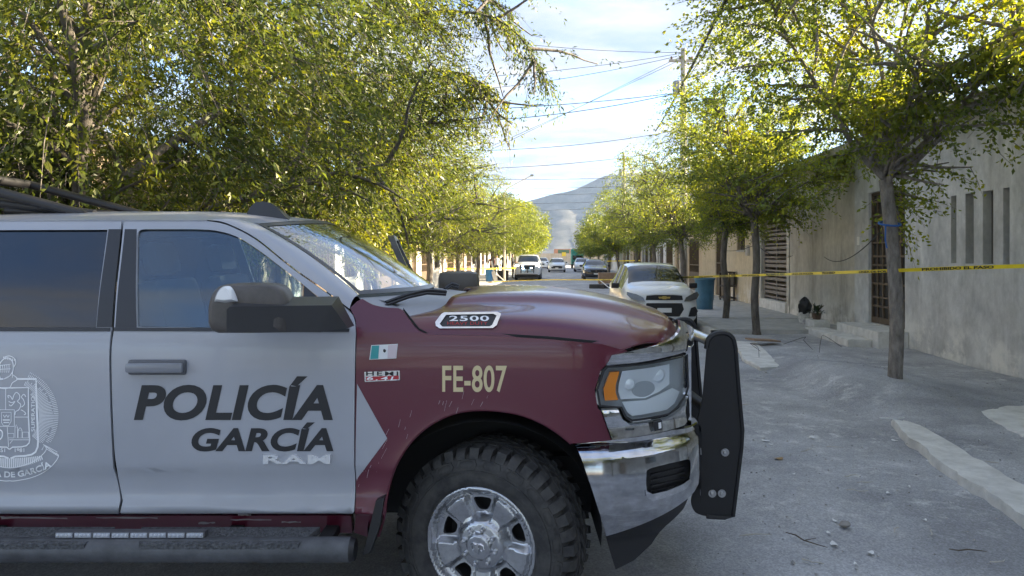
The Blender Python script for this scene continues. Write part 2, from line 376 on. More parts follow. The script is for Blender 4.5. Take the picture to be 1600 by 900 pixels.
# --- hood
sec_t = smooth_tab([(.030, 1.388), (.045, 1.425), (.075, 1.458), (.12, 1.480), (.20, 1.494), (.33, 1.510), (.40, 1.524), (.445, 1.548), (.50, 1.562), (.60, 1.567), (1.0, 1.572)], 6)
Fh_t = smooth_tab([(.03, .44), (.06, .53), (.10, .605), (.2, .71), (.29, .785), (.4, .835), (.6, .885), (1.0, .91)], 6)
Rh_t = smooth_tab([(.03, -.42), (.06, -.50), (.12, -.505), (.25, -.40), (.45, -.32), (.7, -.26), (1.0, -.235)], 6)
def hood_pt(s, q):
    k = q if q <= 1 else 2 - q
    f, r = lerp_tab(k, Fh_t), lerp_tab(k, Rh_t); X = r + (f - r) * s; e = f - X
    fl = min(1, k / .45)
    z = lerp_tab(k, sec_t) - (.075 + .075 * fl) * max(0, 1 - e / .80) ** 2.1 - (.02 + .05 * fl) * max(0, 1 - e / .07) ** 2
    z -= .012 * max(0, 1 - (X - r) / .2)
    return Vector((X, YC - 1 + q, z))
qs = [.03, .035, .04, .047, .056, .066, .08, .1, .125, .16, .2, .25, .3, .35, .385, .41, .43, .45, .47, .5, .55, .62, .7, .8, .9]
qs = qs + [1.0] + [2 - q for q in reversed(qs)]
ss = [i / 26 * .93 for i in range(27)] + [.945, .96, .972, .982, .99, .995, 1.0]
hb = MB(); W = len(qs)
hb.add([hood_pt(s_, q) for s_ in ss for q in qs], [[i*W+j, (i+1)*W+j, (i+1)*W+j+1, i*W+j+1] for i in range(len(ss)-1) for j in range(W-1)], True)
hb.add([hood_pt(s_, q) + Vector((0, (1-q)*.02, -.03)) for s_ in ss for q in (.03, 1.97)], [], True)
hood = hb.build("hood", m_maroon, truck, TR, sharp=75)
hs = hood.modifiers.new("thick", 'SOLIDIFY'); hs.thickness = .02; hs.offset = -1
gapl = [(630, 484), (640, 497), (655, 516), (668, 522.5), (780, 524), (862, 529), (940, 536), (994, 549)]
panel("hood_gap_dark", [(x, y - 3) for x, y in gapl] + [(x, y + 5) for x, y in reversed(gapl)], m_dark, off=.022, thick=.004, far=True, step=(.05, 0))  # black strip standing in for the shade inside the hood gap
# badge on the hood's flank
def S_hood(X, z):
    best = None
    lo, hi = .03, .30
    r_, f_ = 0, 0
    for _ in range(30):
        q = (lo + hi) / 2; f, r = lerp_tab(q, Fh_t), lerp_tab(q, Rh_t); s_ = (X - r) / (f - r)
        if hood_pt(max(0, min(1, s_)), q).z < z: lo = q
        else: hi = q
    return YC - 1 + (lo + hi) / 2
S_badge = lambda X, z: YC - 1 + .030 + max(0, z - 1.385) * .5
bo = [(680, 503), (690, 490), (694, 488), (776, 487), (783, 490), (776, 508), (770, 512.5), (687, 513), (681, 509)]
bi = [(687, 506), (697, 491.8), (771, 490.2), (776, 493), (769, 507.5), (765, 510), (691, 510.3)]
bd = panel("hood_badge", bo, m_chrome, S_badge, holes=[bi], off=-.012, thick=.03, parent=hood)[0]
panel("badge_inset", bi, m_satin, S_badge, off=-.002, thick=.02, parent=bd)
def txt(name, body, box, m, surf=S_side, off=-.0022, parent=truck, **k):
    x0, y0, x1, y1 = box
    def fn(a, b):
        X, z = hit(x0 + (x1-x0)*a, y1 + (y0-y1)*b, surf, off); return (X, surf(X, z) + off, z)
    return text_on(name, body, fn, m, parent, TR, **k)
txt("lettering", "2500", (702, 493.2, 764, 501.5), m_dec_white, S_badge, -.0045, bd, bold=.018, spacing=1.1)
txt("lettering", "HEAVY DUTY", (699, 502.5, 762, 507.5), mat("red_decal", (.45, .03, .03), .4), S_badge, -.0045, bd, bold=.0)
txt("lettering", "POLICÍA", (209, 588, 520, 657), m_dec_dark, parent=door_part, bold=.036, shear=.20, spacing=1.02)
txt("lettering", "GARCÍA", (299, 660, 521, 705.5), m_dec_dark, parent=door_part, bold=.036, shear=.20, spacing=1.02)
txt("chrome_lettering", "RAM", (411, 711, 516, 725), mat("silver_letter", (.86, .87, .88), .22, .55), off=-.012, parent=door_part, bold=.03, thick=(0, .012, 0), spacing=1.12)
txt("unit_number", "FE-807", (691, 571, 792, 613), m_dec_gold, parent=fend, bold=.016, spacing=1.03)
S_em = S_side
fl = panel("flag_emblem", [(580, 539.5), (621.5, 537.5), (619, 560), (577, 562)], mat("emblem_white", (.72, .74, .76), .3), off=-.004, thick=.004, parent=fend, step=(0, 0))[0]
panel("green_band", [(581, 540.3), (592.5, 539.8), (591, 560.5), (578.3, 561.2)], mat("emblem_green", (.02, .30, .32), .3), off=-.0055, thick=.001, parent=fl, step=(0, 0))
panel("red_band", [(606.5, 539.2), (620.6, 538.4), (618.4, 559.4), (605.5, 560)], mat("emblem_faded_red", (.58, .50, .54), .3), off=-.0055, thick=.001, parent=fl, step=(0, 0))
panel("eagle_mark", [(600, 545), (603, 547), (602.5, 550), (600.5, 551), (598.6, 549), (598.8, 546.5)], m_dec_dark, off=-.0055, thick=.001, parent=fl, step=(0, 0))
eb = panel("engine_badge", [(569, 581), (624.5, 579), (625, 594), (570, 597)], mat("badge_silver", (.5, .52, .56), .25, .9), off=-.004, thick=.004, parent=fend, step=(0, 0))[0]
panel("red_plate", [(571.5, 589), (623, 586.8), (623, 592.6), (572, 595)], mat("badge_red", (.42, .02, .035), .3), off=-.0052, thick=.001, parent=eb, step=(0, 0))
txt("lettering", "HEMI", (572, 580.6, 622, 587), m_dec_dark, off=-.0058, parent=eb, bold=.01, spacing=1.25)
txt("lettering", "6.4L", (573, 588.2, 620, 594), m_dec_white, off=-.0062, parent=eb, bold=.015, spacing=1.3, shear=.15)
# --- cab: pillars, roof, windscreen
def seam3(px, py):
    X, z = hit(px, py, S_side); return Vector((X, S_side(X, z), z))
wb_n, wt_n = Vector((-.728, YC - .83, 1.573)), Vector((-1.262, YC - .665, 1.914))
def ws_bot(q):   # q across -1..1 (near to far)
    return Vector((wb_n.x + .26 * (1 - abs(q) ** 2.2), YC + .83 * q, wb_n.z - .004 * (1 - q * q)))
def ws_top(q):
    return Vector((wt_n.x + .17 * (1 - abs(q) ** 2.2), YC + .665 * q, wt_n.z + .042 * (1 - q * q)))
def ws(t, q, off=0):
    p = ws_bot(q).lerp(ws_top(q), t); bow = .028 * 4 * t * (1 - t) / 2
    return p + Vector((bow + off * .55, 0, bow + off * .8))
wsb = MB(); wsb.grid(lambda a, b: ws(a, -1 + 2 * b), 12, 28); wsb.build("windscreen", m_glassw, truck, TR)
wsf = MB()
for tq in ((lambda a, b: ws(.0 + .045 * a, -1 + 2 * b, .003)), (lambda a, b: ws(.955 + .045 * a, -1 + 2 * b, .003)), (lambda a, b: ws(b, -1 + .03 * a, .003)), (lambda a, b: ws(b, 1 - .03 * a, .003))): wsf.grid(tq, 2, 24)
wsf.build("windscreen_border", m_satin, truck, TR)
pil = MB(); pd = MB()
seamp = crm([(330, 343.5), (355, 349), (398, 370.5), (441, 404.5), (470, 426.5), (507, 452.5), (546, 482.5)], 4)
SP = [seam3(p[0], p[1]) for p in seamp]
for sgn in (-1, 1):
    rows = []
    for i, p in enumerate(SP):
        t = i / (len(SP) - 1); e = ws(1 - t, -1); e = Vector((e.x, e.y, e.z))
        row = []
        for k in range(6):
            w = k / 5; g = p.lerp(e, w) + Vector((.0, -.018, .014)) * math.sin(w * math.pi)
            if sgn > 0: g = Vector((g.x, 2 * YC - g.y, g.z))
            row.append(g)
        rows.append(row)
    pil = MB(); vs = [g for r_ in rows for g in r_]; pil.add(vs, [[i*6+j, (i+1)*6+j, (i+1)*6+j+1, i*6+j+1] for i in range(len(rows)-1) for j in range(5)], True)
    pil.build("windscreen_pillar", m_grey, truck, TR, sharp=80)
XR = -2.86
def roof_pt(a, b):
    q = -1 + 2 * b; k = abs(q)
    yy = YC + q * .742 if k > .88 else YC + q * .742
    zt = 2.004 - .072 * k ** 3.2 - .0 * k
    front = ws_top(max(-1, min(1, q * .742 / .665))) if k * .742 < .665 else None
    xf_ = (front.x if front else (wt_n.x - (k * .742 - .665) / .077 * .22)); zf_ = (front.z + .004 if front else wt_n.z + (k * .742 - .665) / .077 * .018)
    X = XR + (xf_ - XR) * a; e = xf_ - X
    w = max(0, 1 - e / .55) ** 1.8
    z = zt * (1 - w) + min(zt, zf_) * w - .022 * max(0, (-2.0 - X) / .86) ** 2
    return Vector((X, yy, z))
rf = MB(); rf.grid(roof_pt, 26, 36); roof = rf.build("roof", m_grey, truck, TR, sharp=80)
dr = MB(); dr.grid(lambda a, b: (lambda p: Vector((p.x, p.y - .001 + .012*b, p.z - .05 * b)))(roof_pt(a, 0)), 20, 2)
dr.build("drip_rail", m_grey, truck, TR)
dr = MB(); dr.grid(lambda a, b: (lambda p: Vector((p.x, p.y + .001 - .012*b, p.z - .05 * b)))(roof_pt(a, 1)), 20, 2)
dr.build("drip_rail", m_grey, truck, TR)
fin = MB(); fp = [unpx(388, 333, 3.9), unpx(393, 324, 3.9), unpx(400, 317, 3.9), unpx(412, 315, 3.9), unpx(424, 317, 3.9), unpx(436, 326, 3.9), unpx(448, 337, 3.9), unpx(457, 345, 3.9), unpx(455, 352, 3.9), unpx(388, 352, 3.9)]
nfin = len(fp); fin.add([(p.x, 3.9 - .05 + .03 * (p.z > 1.985), p.z) for p in fp] + [(p.x, 3.9 + .05 - .03 * (p.z > 1.985), p.z) for p in fp], [list(range(nfin)), list(range(2*nfin-1, nfin-1, -1))] + [[i, i+nfin, (i+1) % nfin+nfin, (i+1) % nfin] for i in range(nfin)])
fin.build("roof_fin", m_satin, truck, TR)
ml = MB(); ml.box((-1.40, 4.95, 1.93), (-1.27, 5.03, 1.985), ch=.015); ml.build("marker_lamp", m_satin, truck, TR)
# rear of the cab, bed, tailgate, far bits
cb = MB(); cb.box((XR - .02, YC - .73, .75), (XR, YC + .73, 1.92)); cb.build("cab_back", m_grey, truck, TR)
for sg in (-1, 1):
    b = MB(); ya = YC + sg * .995
    out = [(-5.05, .78), (-5.05, 1.42), (XR - .05, 1.42), (XR - .05, .62), (-3.42, .62), (-3.45, .78)] + [(-3.94 + .53 * math.cos(t), .45 + .56 * math.sin(t)) for t in [R(20 + i * 140 / 12) for i in range(13)]] + [(-4.47, .70)]
    b.prism(out, ya, ya - sg * .05); b.build("bed_side", m_grey, truck, TR)
b = MB(); b.box((-5.05, YC - .94, .8), (-5.0, YC + .94, 1.41), ch=.01); b.build("tailgate", m_grey, truck, TR)
b = MB(); b.box((-5.0, YC - .94, .78), (XR - .06, YC + .94, .83)); b.build("bed_floor", m_dark, truck, TR)
b = MB(); b.box((-5.22, YC - .95, .55), (-5.06, YC + .95, .76), ch=.03); b.build("rear_bumper", m_chrome, truck, TR)
b = MB()
ra, rb = unpx(133, 333, 3.75), unpx(-160, 258, 3.75)
for sg in (-1, 1):
    yy = 3.75 if sg < 0 else 2 * YC - 3.75
    b.tube([(ra.x, yy, ra.z - .012), (ra.x - .15, yy, ra.z + .03), (rb.x, yy, rb.z), (rb.x - .35, yy, rb.z + .02), (rb.x - .9, yy, 1.42)], .026, 10)
    b.tube([(ra.x + .02, yy - .05*sg, ra.z - .004), (-2.66, yy - .05*sg, 2.032), (-3.3, yy - .05*sg, 2.05)], .026, 10)
b.tube([(rb.x, 3.75, rb.z), (rb.x, 2 * YC - 3.75, rb.z)], .026, 10)
b.build("roll_bar", m_black, truck, TR)
# --- cowl, wipers
cw = MB(); cw.grid(lambda a, b: ws_bot(-1 + 2 * b).lerp(hood_pt(0, .03 + 1.94 * b) + Vector((.03, 0, -.02)), a) + Vector((0, 0, -.014)), 3, 30); cw.build("cowl", mat("cowl_grey", (.30, .31, .34), .5), truck, TR)
for P_ in ([unpx(603, 477, 3.50), unpx(640, 464, 3.58), unpx(668, 458, 3.68), unpx(697, 460, 3.74)], [unpx(695, 455, 4.55), unpx(706, 447, 4.6), unpx(717, 450, 4.6)]):
    b = MB(); b.tube(crm([p + Vector((.0, 0, .012)) for p in P_], 5), .011, 6); b.tube([p + Vector((.0, -.02, .0)) for p in P_], .007, 6); b.build("wiper", m_black, truck, TR)
# --- mirrors
mh = MB(); Dm = 3.0
head = t2(crm([(329, 505), (330, 474), (340, 452), (356, 444), (395, 442), (430, 443.5), (445, 452), (454, 472)], 4)) + [(456, 519), (400, 520), (345, 520), (334, 516)]
hp = [unpx(x, y, Dm) for x, y in head]; cx = sum(p.x for p in hp) / len(hp); cz = sum(p.z for p in hp) / len(hp); n_ = len(hp)
rings = []
for dy, sc in ((-.052, .80), (-.045, .92), (-.025, .985), (0, 1), (.05, 1), (.08, .97), (.095, .9)):
    rings.append([Vector((cx + (p.x - cx) * sc, Dm + dy, cz + (p.z - cz) * sc)) for p in hp])
mh.add([p for r_ in rings for p in r_], [[i*n_+j, (i+1)*n_+j, (i+1)*n_+(j+1) % n_, i*n_+(j+1) % n_] for i in range(len(rings)-1) for j in range(n_)] + [list(range(n_)), [(len(rings)-1)*n_+j for j in range(n_)][::-1]], True)
mir = mh.build("door_mirror", mat("mirror_shell", (.055, .05, .048), .42, bump=.08, bscale=150, col2=(.11, .10, .095), vscale=6), truck, TR, sharp=50)
b = MB(); a0 = [unpx(354, 484, 2.90), unpx(359, 479, 2.90), unpx(518, 477, 2.97), unpx(544, 513, 3.12), unpx(500, 519, 3.0), unpx(354, 519, 2.90)]
n_ = len(a0); b.add(a0 + [p + Vector((0, .12, .03 if i in (1, 2) else 0)) for i, p in enumerate(a0)], [list(range(n_)), list(range(2*n_-1, n_-1, -1))] + [[i, i+n_, (i+1) % n_+n_, (i+1) % n_] for i in range(n_)])
b.build("mirror_arm", mat("mirror_arm_black", (.05, .05, .053), .35), mir, TR)
ind = t2(crm([(335, 471), (338, 460), (344, 451), (352, 447), (360, 449), (366, 459), (370, 471)], 3)) + [(352, 473)]
ip = [unpx(x, y, 2.935) for x, y in ind]; n_ = len(ip); ic = sum(ip, Vector()) / n_
b = MB(); b.add(ip + [ic + (p - ic) * .7 + Vector((0, -.016, 0)) for p in ip] + [p + Vector((0, .05, 0)) for p in ip], [[i, (i+1) % n_, (i+1) % n_+n_, i+n_] for i in range(n_)] + [[n_+i for i in range(n_)]] + [[i, i+2*n_, (i+1) % n_+2*n_, (i+1) % n_] for i in range(n_)], True)
b.build("indicator", mat("indicator_lens", (.85, .87, .9), .25, .1), mir, TR)
b = MB(); b.box((-.56, 5.42, 1.42), (-.25, 5.6, 1.64), ch=.06); b.box((-.68, 5.36, 1.45), (-.5, 5.44, 1.5)); b.build("door_mirror", mat("mirror_shell_far", (.10, .09, .075), .4), truck, TR)
# --- front: headlamps, chrome, bumper, bull bar
brow = [(947, 571), (956, 555), (998, 546), (1030, 538), (1050, 531), (1060, 521), (1064, 512), (1062, 500), (1070, 503), (1076, 520), (1076, 536), (1074, 548), (1045, 557), (1000, 566)]
S_brow = lambda X, z: S_side(X, z) - .026 * max(0, 1 - ((z - 1.315) / .055) ** 2)
panel("chrome_brow", brow, m_chrome, S_brow, off=-.004, thick=.05, far=True, step=(.02, .02))
lamp_o = [(949, 572), (942, 577), (932, 609), (937, 636), (970, 638), (977, 653), (987, 659), (1046, 648), (1060, 637), (1073, 617), (1077, 604), (1075, 553), (1045, 561), (1000, 569)]
lamps = panel("headlamp", lamp_o, mat("lamp_housing", (.42, .44, .46), .35, .2), off=.06, thick=.03, far=True, step=(.025, .02))
panel("lens", lamp_o, glass("lamp_glass", (.96, .98, .99), ior=1.22), off=.0, thick=.003, parent=lamps[0], step=(.025, .02))
panel("lamp_rim", lamp_o, m_satin, holes=[[(950, 575), (945, 580), (935, 609), (939, 633), (972, 635.5), (979.5, 650.5), (988, 655.5), (1045, 645.5), (1058, 635), (1071, 615.5), (1074.5, 603.5), (1072.5, 556), (1045, 563.5), (1000, 571.5)]], off=-.003, thick=.006, parent=lamps[0], step=(.025, .02))
m_refl = mat("lamp_reflector", (.82, .84, .86), .30, .25)
panel("side_marker", [(953, 582), (968, 580.5), (962, 602), (962, 613), (966, 625), (945, 626), (943, 608)], mat("amber_lens", (.85, .25, .015), .25, 0, .6), off=.016, thick=.03, parent=lamps[0])
panel("reflector", [(972, 580), (1046, 569), (1046, 600), (1030, 612), (1008, 622), (970, 624), (966, 612), (967, 600)], m_refl, surf=lambda X, z: S_side(X, z) + .02 + .05 * math.exp(-(((X - .62) / .13) ** 2 + ((z - 1.13) / .08) ** 2)), thick=.004, parent=lamps[0], step=(.012, .012))
panel("reflector", [(1046, 568), (1071, 559), (1073, 603), (1068, 614), (1046, 606)], mat("lamp_white", (.74, .77, .80), .3, .1), lambda X, z: YC - .625, thick=.004, parent=lamps[0])
panel("reflector", [(1058, 610), (1070, 606), (1066, 620), (1052, 634), (1044, 640), (1046, 622)], m_refl, lambda X, z: YC - .64, thick=.004, parent=lamps[0])
panel("reflector", [(972, 628), (1010, 625), (1050, 606), (1062, 612), (1054, 630), (1042, 640), (988, 650), (980, 644)], m_refl, off=.04, thick=.004, parent=lamps[0])
for cxp, cyp, rr in ((985, 603, 11), (1030, 588, 14)):
    b = MB(); X, z = hit(cxp, cyp); dpt = S_side(X, z)
    b.lathe([(.0, -.012), (rr/340*.7, -.006), (rr/340, .012), (rr/340*1.05, .03)], 20, 'y', Matrix.Translation((X, dpt + .045, z))); b.build("bulb_bowl", m_refl, lamps[0], TR)
panel("chrome_fascia", [(940, 641), (966, 640.5), (973, 656), (985, 664), (1046, 653), (1063, 641), (1076, 618), (1078, 650), (1070, 664), (1045, 672), (1000, 681), (957, 688)], m_chrome, lambda X, z: S_side(X, z) - .03 * max(0, 1 - ((z - .96) / .10) ** 2) - .012 * math.cos((z - .9) * 40), off=-.0, thick=.04, far=True, step=(.02, .02))
sensor = panel("sensor_block", [(1022, 659), (1034, 656.5), (1035, 671), (1023, 674)], m_satin, off=-.042, thick=.03)[0]; panel("sensor_lens", [(1029, 661), (1033, 660), (1033.5, 669), (1029.5, 670)], m_dec_white, off=-.046, thick=.005, parent=sensor)
fog = t2(crm([(1011, 766), (1010, 742), (1016, 732), (1060, 721), (1075, 718), (1079, 724), (1077, 748), (1070, 757), (1040, 768), (1020, 775)], 3, True))
bump_o = [(900, 697), (940, 693), (1000, 686), (1050, 676), (1075, 668), (1090, 664), (1096, 680), (1096, 720), (1093, 752), (1085, 768), (1060, 790), (1020, 812), (985, 826), (947, 838), (941, 815), (925, 765), (908, 715)]
BMP = panel("front_bumper", bump_o, m_dusty_chrome, S_bump, holes=[fog], far=True, step=(.025, .02)); bmp = BMP[0]
panel("bumper_top", [(899, 699), (899, 694), (940, 689), (1000, 682), (1050, 672), (1090, 661), (1092, 667), (1050, 679), (1000, 689), (940, 696)], m_chrome, S_bump, off=-.004, thick=.03, parent=bmp, step=(.025, .02))
panel("fog_recess", fog, m_black, S_bump, off=.05, thick=.01, parent=bmp)
for i in range(4):
    y = 733 + i * 9; panel("fog_slat", [(1018, y + 8), (1070, y - 4), (1070, y - 1), (1018, y + 11)], m_black, S_bump, off=.03, thick=.02, parent=bmp, step=(0, 0))
panel("fog_sill", [(1009, 767), (1020, 772), (1042, 767), (1068, 756), (1079, 748), (1081, 752), (1072, 764), (1045, 776), (1020, 783), (1010, 776)], m_chrome, S_bump, off=-.008, thick=.02, parent=bmp)
b = MB()
def cfun(a, b_):
    q = -.64 + 1.28 * a; k = 1 - abs(q); X = [x for x, qq in qb_t if qq >= k - 1e-9]; X = lerp_tab(k, [(qq, x) for x, qq in qb_t][::1])
    z = .86 - .34 * b_; return Vector((X, YC + q + .0, z))
b.grid(cfun, 24, 4); b.build("bumper_centre", m_dusty_chrome, bmp, TR)
panel("air_dam", [(946, 836), (985, 825), (1020, 811), (1062, 788), (1075, 779), (1068, 795), (1040, 822), (1018, 850), (990, 876), (962, 890), (955, 868)], m_black, S_bump, off=.03, thick=.03, far=True)
b = MB(); b.grid(lambda a, q: Vector((.80 + .06 * (1 - (2*q-1)**2), YC - .62 + 1.24 * q, 1.34 - .44 * a)), 4, 16); b.build("grille", m_black, truck, TR)
b = MB(); b.grid(lambda a, q: Vector((lerp_tab(1 - abs(2*q-1) * .62, [(qq, x) for x, qq in qp_t]) + .01, YC - .62 + 1.24 * q, 1.375 - .08 * a)), 3, 20)
for sg in (-1, 1): b.box((.86, YC + sg * .60 - .03, .9), (.90, YC + sg * .60 + .03, 1.3))
b.build("grille_frame", m_chrome, truck, TR)
gpl = t2(crm([(1104, 545), (1107, 530), (1118, 521.5), (1134, 521), (1145, 529), (1149, 545)], 4)) + [(1153, 600), (1159.5, 672), (1158, 700), (1145, 806)] + t2(crm([(1132, 808), (1104, 806), (1086, 800), (1080, 786), (1081, 775)], 3)) + [(1091, 745), (1094, 700), (1092, 672), (1090, 655), (1098, 620)]
DG = 3.84
bar = None
for k, (dd, ref) in enumerate(((DG, 0), (2 * YC - DG, 1))):
    pp = [unpx(x, y, DG) for x, y in gpl]
    b = MB(); b.prism([(p.x, p.z) for p in pp], dd - .006, dd + .006); o = b.build("bull_bar_plate", m_plate, truck, TR)
    fr = [p for p, (x, y) in zip(pp, gpl) if x >= 1118 and y < 807]
    b = MB(); b.tube([(p.x, dd, p.z) for p in pp[:len(pp)-14] if True], .014, 6); b.build("plate_flange", m_plate, o, TR)
    if k == 0:
        for bx, by in ((1132, 706), (1112, 770), (1127, 770)):
            c = unpx(bx, by, DG); b = MB(); b.lathe([(0, -.016), (.009, -.015), (.012, -.011), (.013, -.008), (.021, -.008), (.021, -.002)], 14, 'y', Matrix.Translation((c.x, DG - .006, c.z))); b.build("bolt", m_steel, o, TR)
b = MB(); c = unpx(1126, 540, DG); b.tube([(c.x, DG, c.z), (c.x, 2 * YC - DG, c.z)], .03, 16); b.build("bull_bar_tube", m_steel, truck, TR)
b = MB(); c = unpx(1112, 640, DG); b.tube([(c.x - .02, DG, c.z), (c.x - .02, 2 * YC - DG, c.z)], .03, 14); c = unpx(1100, 700, DG)
b.build("bull_bar_tube", m_plate, truck, TR)
b = MB(); b.box((.9, DG + .01, .52), (1.1, 2 * YC - DG - .01, .62)); b.build("bull_bar_mount", m_plate, truck, TR)
# --- wheels
def make_wheel(name):
    root = empty(name, (0, 0, 0)); root.parent = truck
    RT = .443
    b = MB(); prof = [(.262, .02), (.270, -.012), (.285, -.024), (.32, -.030), (.36, -.028), (.39, -.016), (.408, .004), (.413, .03), (.415, .16), (.413, .27), (.408, .30), (.36, .33), (.27, .32), (.262, .28)]
    b.lathe(prof, 72, 'y')
    def blk(a0, a1, y0, y1, r0, r1, sk=0.0, ch=.006):
        vs = []
        for r_, c in ((r0, 0), (r1, ch)):
            for yy, o_ in ((y0 + c, -sk), (y1 - c, sk)):
                for aa in (a0 + c / RT, a1 - c / RT): vs.append(((r_) * math.cos(aa + o_), yy, (r_) * math.sin(aa + o_)))
        b.add(vs, [(0, 1, 3, 2), (4, 6, 7, 5), (0, 4, 5, 1), (1, 5, 7, 3), (3, 7, 6, 2), (2, 6, 4, 0)])
    NB = 40; random.seed(7)
    for i in range(NB):
        t = 2 * math.pi * i / NB; w = 2 * math.pi / NB
        lng = i % 2
        # shoulder block: tread face and the lug that runs down the sidewall
        vs = []
        for aa in (t + w * .12, t + w * .80):
            for r_, yy in ((.395, -.018 if lng else -.012), (.418, -.014 if lng else -.004), (.440, .006 + .006 * lng), (RT, .062), (.41, .062)): vs.append((r_ * math.cos(aa), yy, r_ * math.sin(aa)))
        b.add(vs, [(0, 1, 2, 3, 4), (9, 8, 7, 6, 5), (0, 5, 6, 1), (1, 6, 7, 2), (2, 7, 8, 3), (3, 8, 9, 4)])
        blk(t + w * .35, t + w * 1.12, .072, .118, .41, RT, .05)
        blk(t - w * .05, t + w * .72, .126, .176, .41, RT, -.055)
        blk(t + w * .4, t + w * 1.15, .184, .228, .41, RT, .05)
        blk(t + w * .12, t + w * .80, .236, .302, .40, RT, -.02)
    for i in range(20):       # raised polygons on the upper sidewall
        t = 2 * math.pi * (i + .5) / 20; w = 2 * math.pi / 20
        ring = [(.352, -.30), (.352, .30), (.372, .42), (.392, .34), (.396, 0), (.392, -.34), (.372, -.42)]
        po = [(r_ * math.cos(t + a_ * w), -.0295 if r_ < .36 else (-.025 if r_ < .38 else -.0165), r_ * math.sin(t + a_ * w)) for r_, a_ in ring]
        n_ = len(po); pi_ = []
        for k_, (r_, a_) in enumerate(ring):
            r2 = .374 + (r_ - .374) * .72; pi_.append((r2 * math.cos(t + a_ * .74 * w), po[k_][1] - .004 + (0 if r_ < .36 else .001), r2 * math.sin(t + a_ * .74 * w)))
        lo = [(p[0], p[1] + .004, p[2]) for p in po]
        b.add([(p[0], p[1] - .003, p[2]) for p in po] + pi_ + lo, [[i_, (i_+1) % n_, (i_+1) % n_ + n_, i_ + n_] for i_ in range(n_)] + [[i_, i_ + 2*n_, (i_+1) % n_ + 2*n_, (i_+1) % n_] for i_ in range(n_)])
    b.lathe([(.338, -.0285), (.340, -.034), (.345, -.034), (.347, -.0285)], 72, 'y')
    b.build("tyre", m_tyre, root)
    # rim
    def dep(x, z):
        r_ = math.hypot(x, z); th = math.atan2(z, x)
        d = lerp_tab(r_, [(0, -.035), (.050, -.034), (.060, -.026), (.062, -.012), (.095, -.008), (.108, .0), (.115, .014), (.13, .018), (.17, .012), (.205, .006), (.222, .006), (.230, .018), (.238, .022), (.246, .006), (.252, -.012), (.262, -.014), (.27, -.008)])
        k = ((th - R(92)) / R(72)); k = (k - round(k)) * R(72) * r_
        u_, w_ = k, r_ - .178
        dd = max(abs(u_) / (.036 + .25 * (r_ - .14)), abs(w_) / .040)
        d += .035 * max(0, min(1, (1.55 - dd) / .5))
        return d
    holes = []
    for i in range(5):
        t = R(92 + 72 * i); c = []
        for r_, a_ in ((.150, -.021), (.146, -.010), (.146, .010), (.150, .021), (.168, .034), (.196, .044), (.204, .038), (.208, 0), (.204, -.038), (.196, -.044), (.168, -.034)):
            c.append((r_ * math.cos(t) - a_ * math.sin(t), r_ * math.sin(t) + a_ * math.cos(t)))
        holes.append(c)
    circ = [(.268 * math.cos(2*math.pi*i/96), .268 * math.sin(2*math.pi*i/96)) for i in range(96)]
    rim = sheet("rim", circ, holes, lambda a, b_: (a, dep(a, b_), b_), mat("satin_rim", (.50, .51, .53), .27, .9, col2=(.36, .36, .37), vscale=40, vlo=.45, vhi=.8), root, None, (0, .02, 0), (.0085, .0085))
    b = MB(); b.lathe([(.262, .0), (.25, .05), (.22, .08), (.20, .25)], 48, 'y'); b.lathe([(.20, .12), (.0, .12)], 32, 'y'); b.build("barrel", m_dark, root)
    for i in range(8):
        t = R(22.5 + 45 * i + 10); b = MB(); Mx = Matrix.Translation((.079 * math.cos(t), -.010, .079 * math.sin(t)))
        b.lathe([(0, -.026), (.006, -.025), (.0105, -.019), (.0115, -.008), (.0125, .004)], 10, 'y', Mx); b.build("lug_nut", m_chrome, rim)
    b = MB(); Mx = Matrix.Translation((0, -.036, 0))
    for sg in (-1, 1):
        b.tube([Vector((sg * x, -.002, z)) for x, z in ((.004, .014), (.016, .018), (.028, .012), (.030, -.002), (.023, -.012), (.016, -.006))], [.006, .0065, .006, .005, .004, .002], 6, True, Mx)
    b.tube([Vector((0, -.002, .016)), Vector((0, -.004, 0)), Vector((0, -.003, -.018)), Vector((0, -.001, -.028))], [.010, .010, .007, .004], 8, True, Mx)
    b.build("hub_emblem", m_chrome, rim)
    return root
wheel = make_wheel("wheel"); wheel.location = Vector((WX, 3.30, WZ + .008)) - TR; wheel.rotation_euler = (0, 0, R(-20))
for X, far_ in ((WX, 1), (-3.94, 0), (-3.94, 1)):
    w2 = copy_tree(wheel, truck)
    if far_: w2.location = Vector((X, 2 * YC - 3.30, .438)) - TR; w2.rotation_euler = (0, 0, R(180 - (20 if X > -1 else 0)))
    else: w2.location = Vector((X, 3.30, .438)) - TR; w2.rotation_euler = (0, 0, 0)
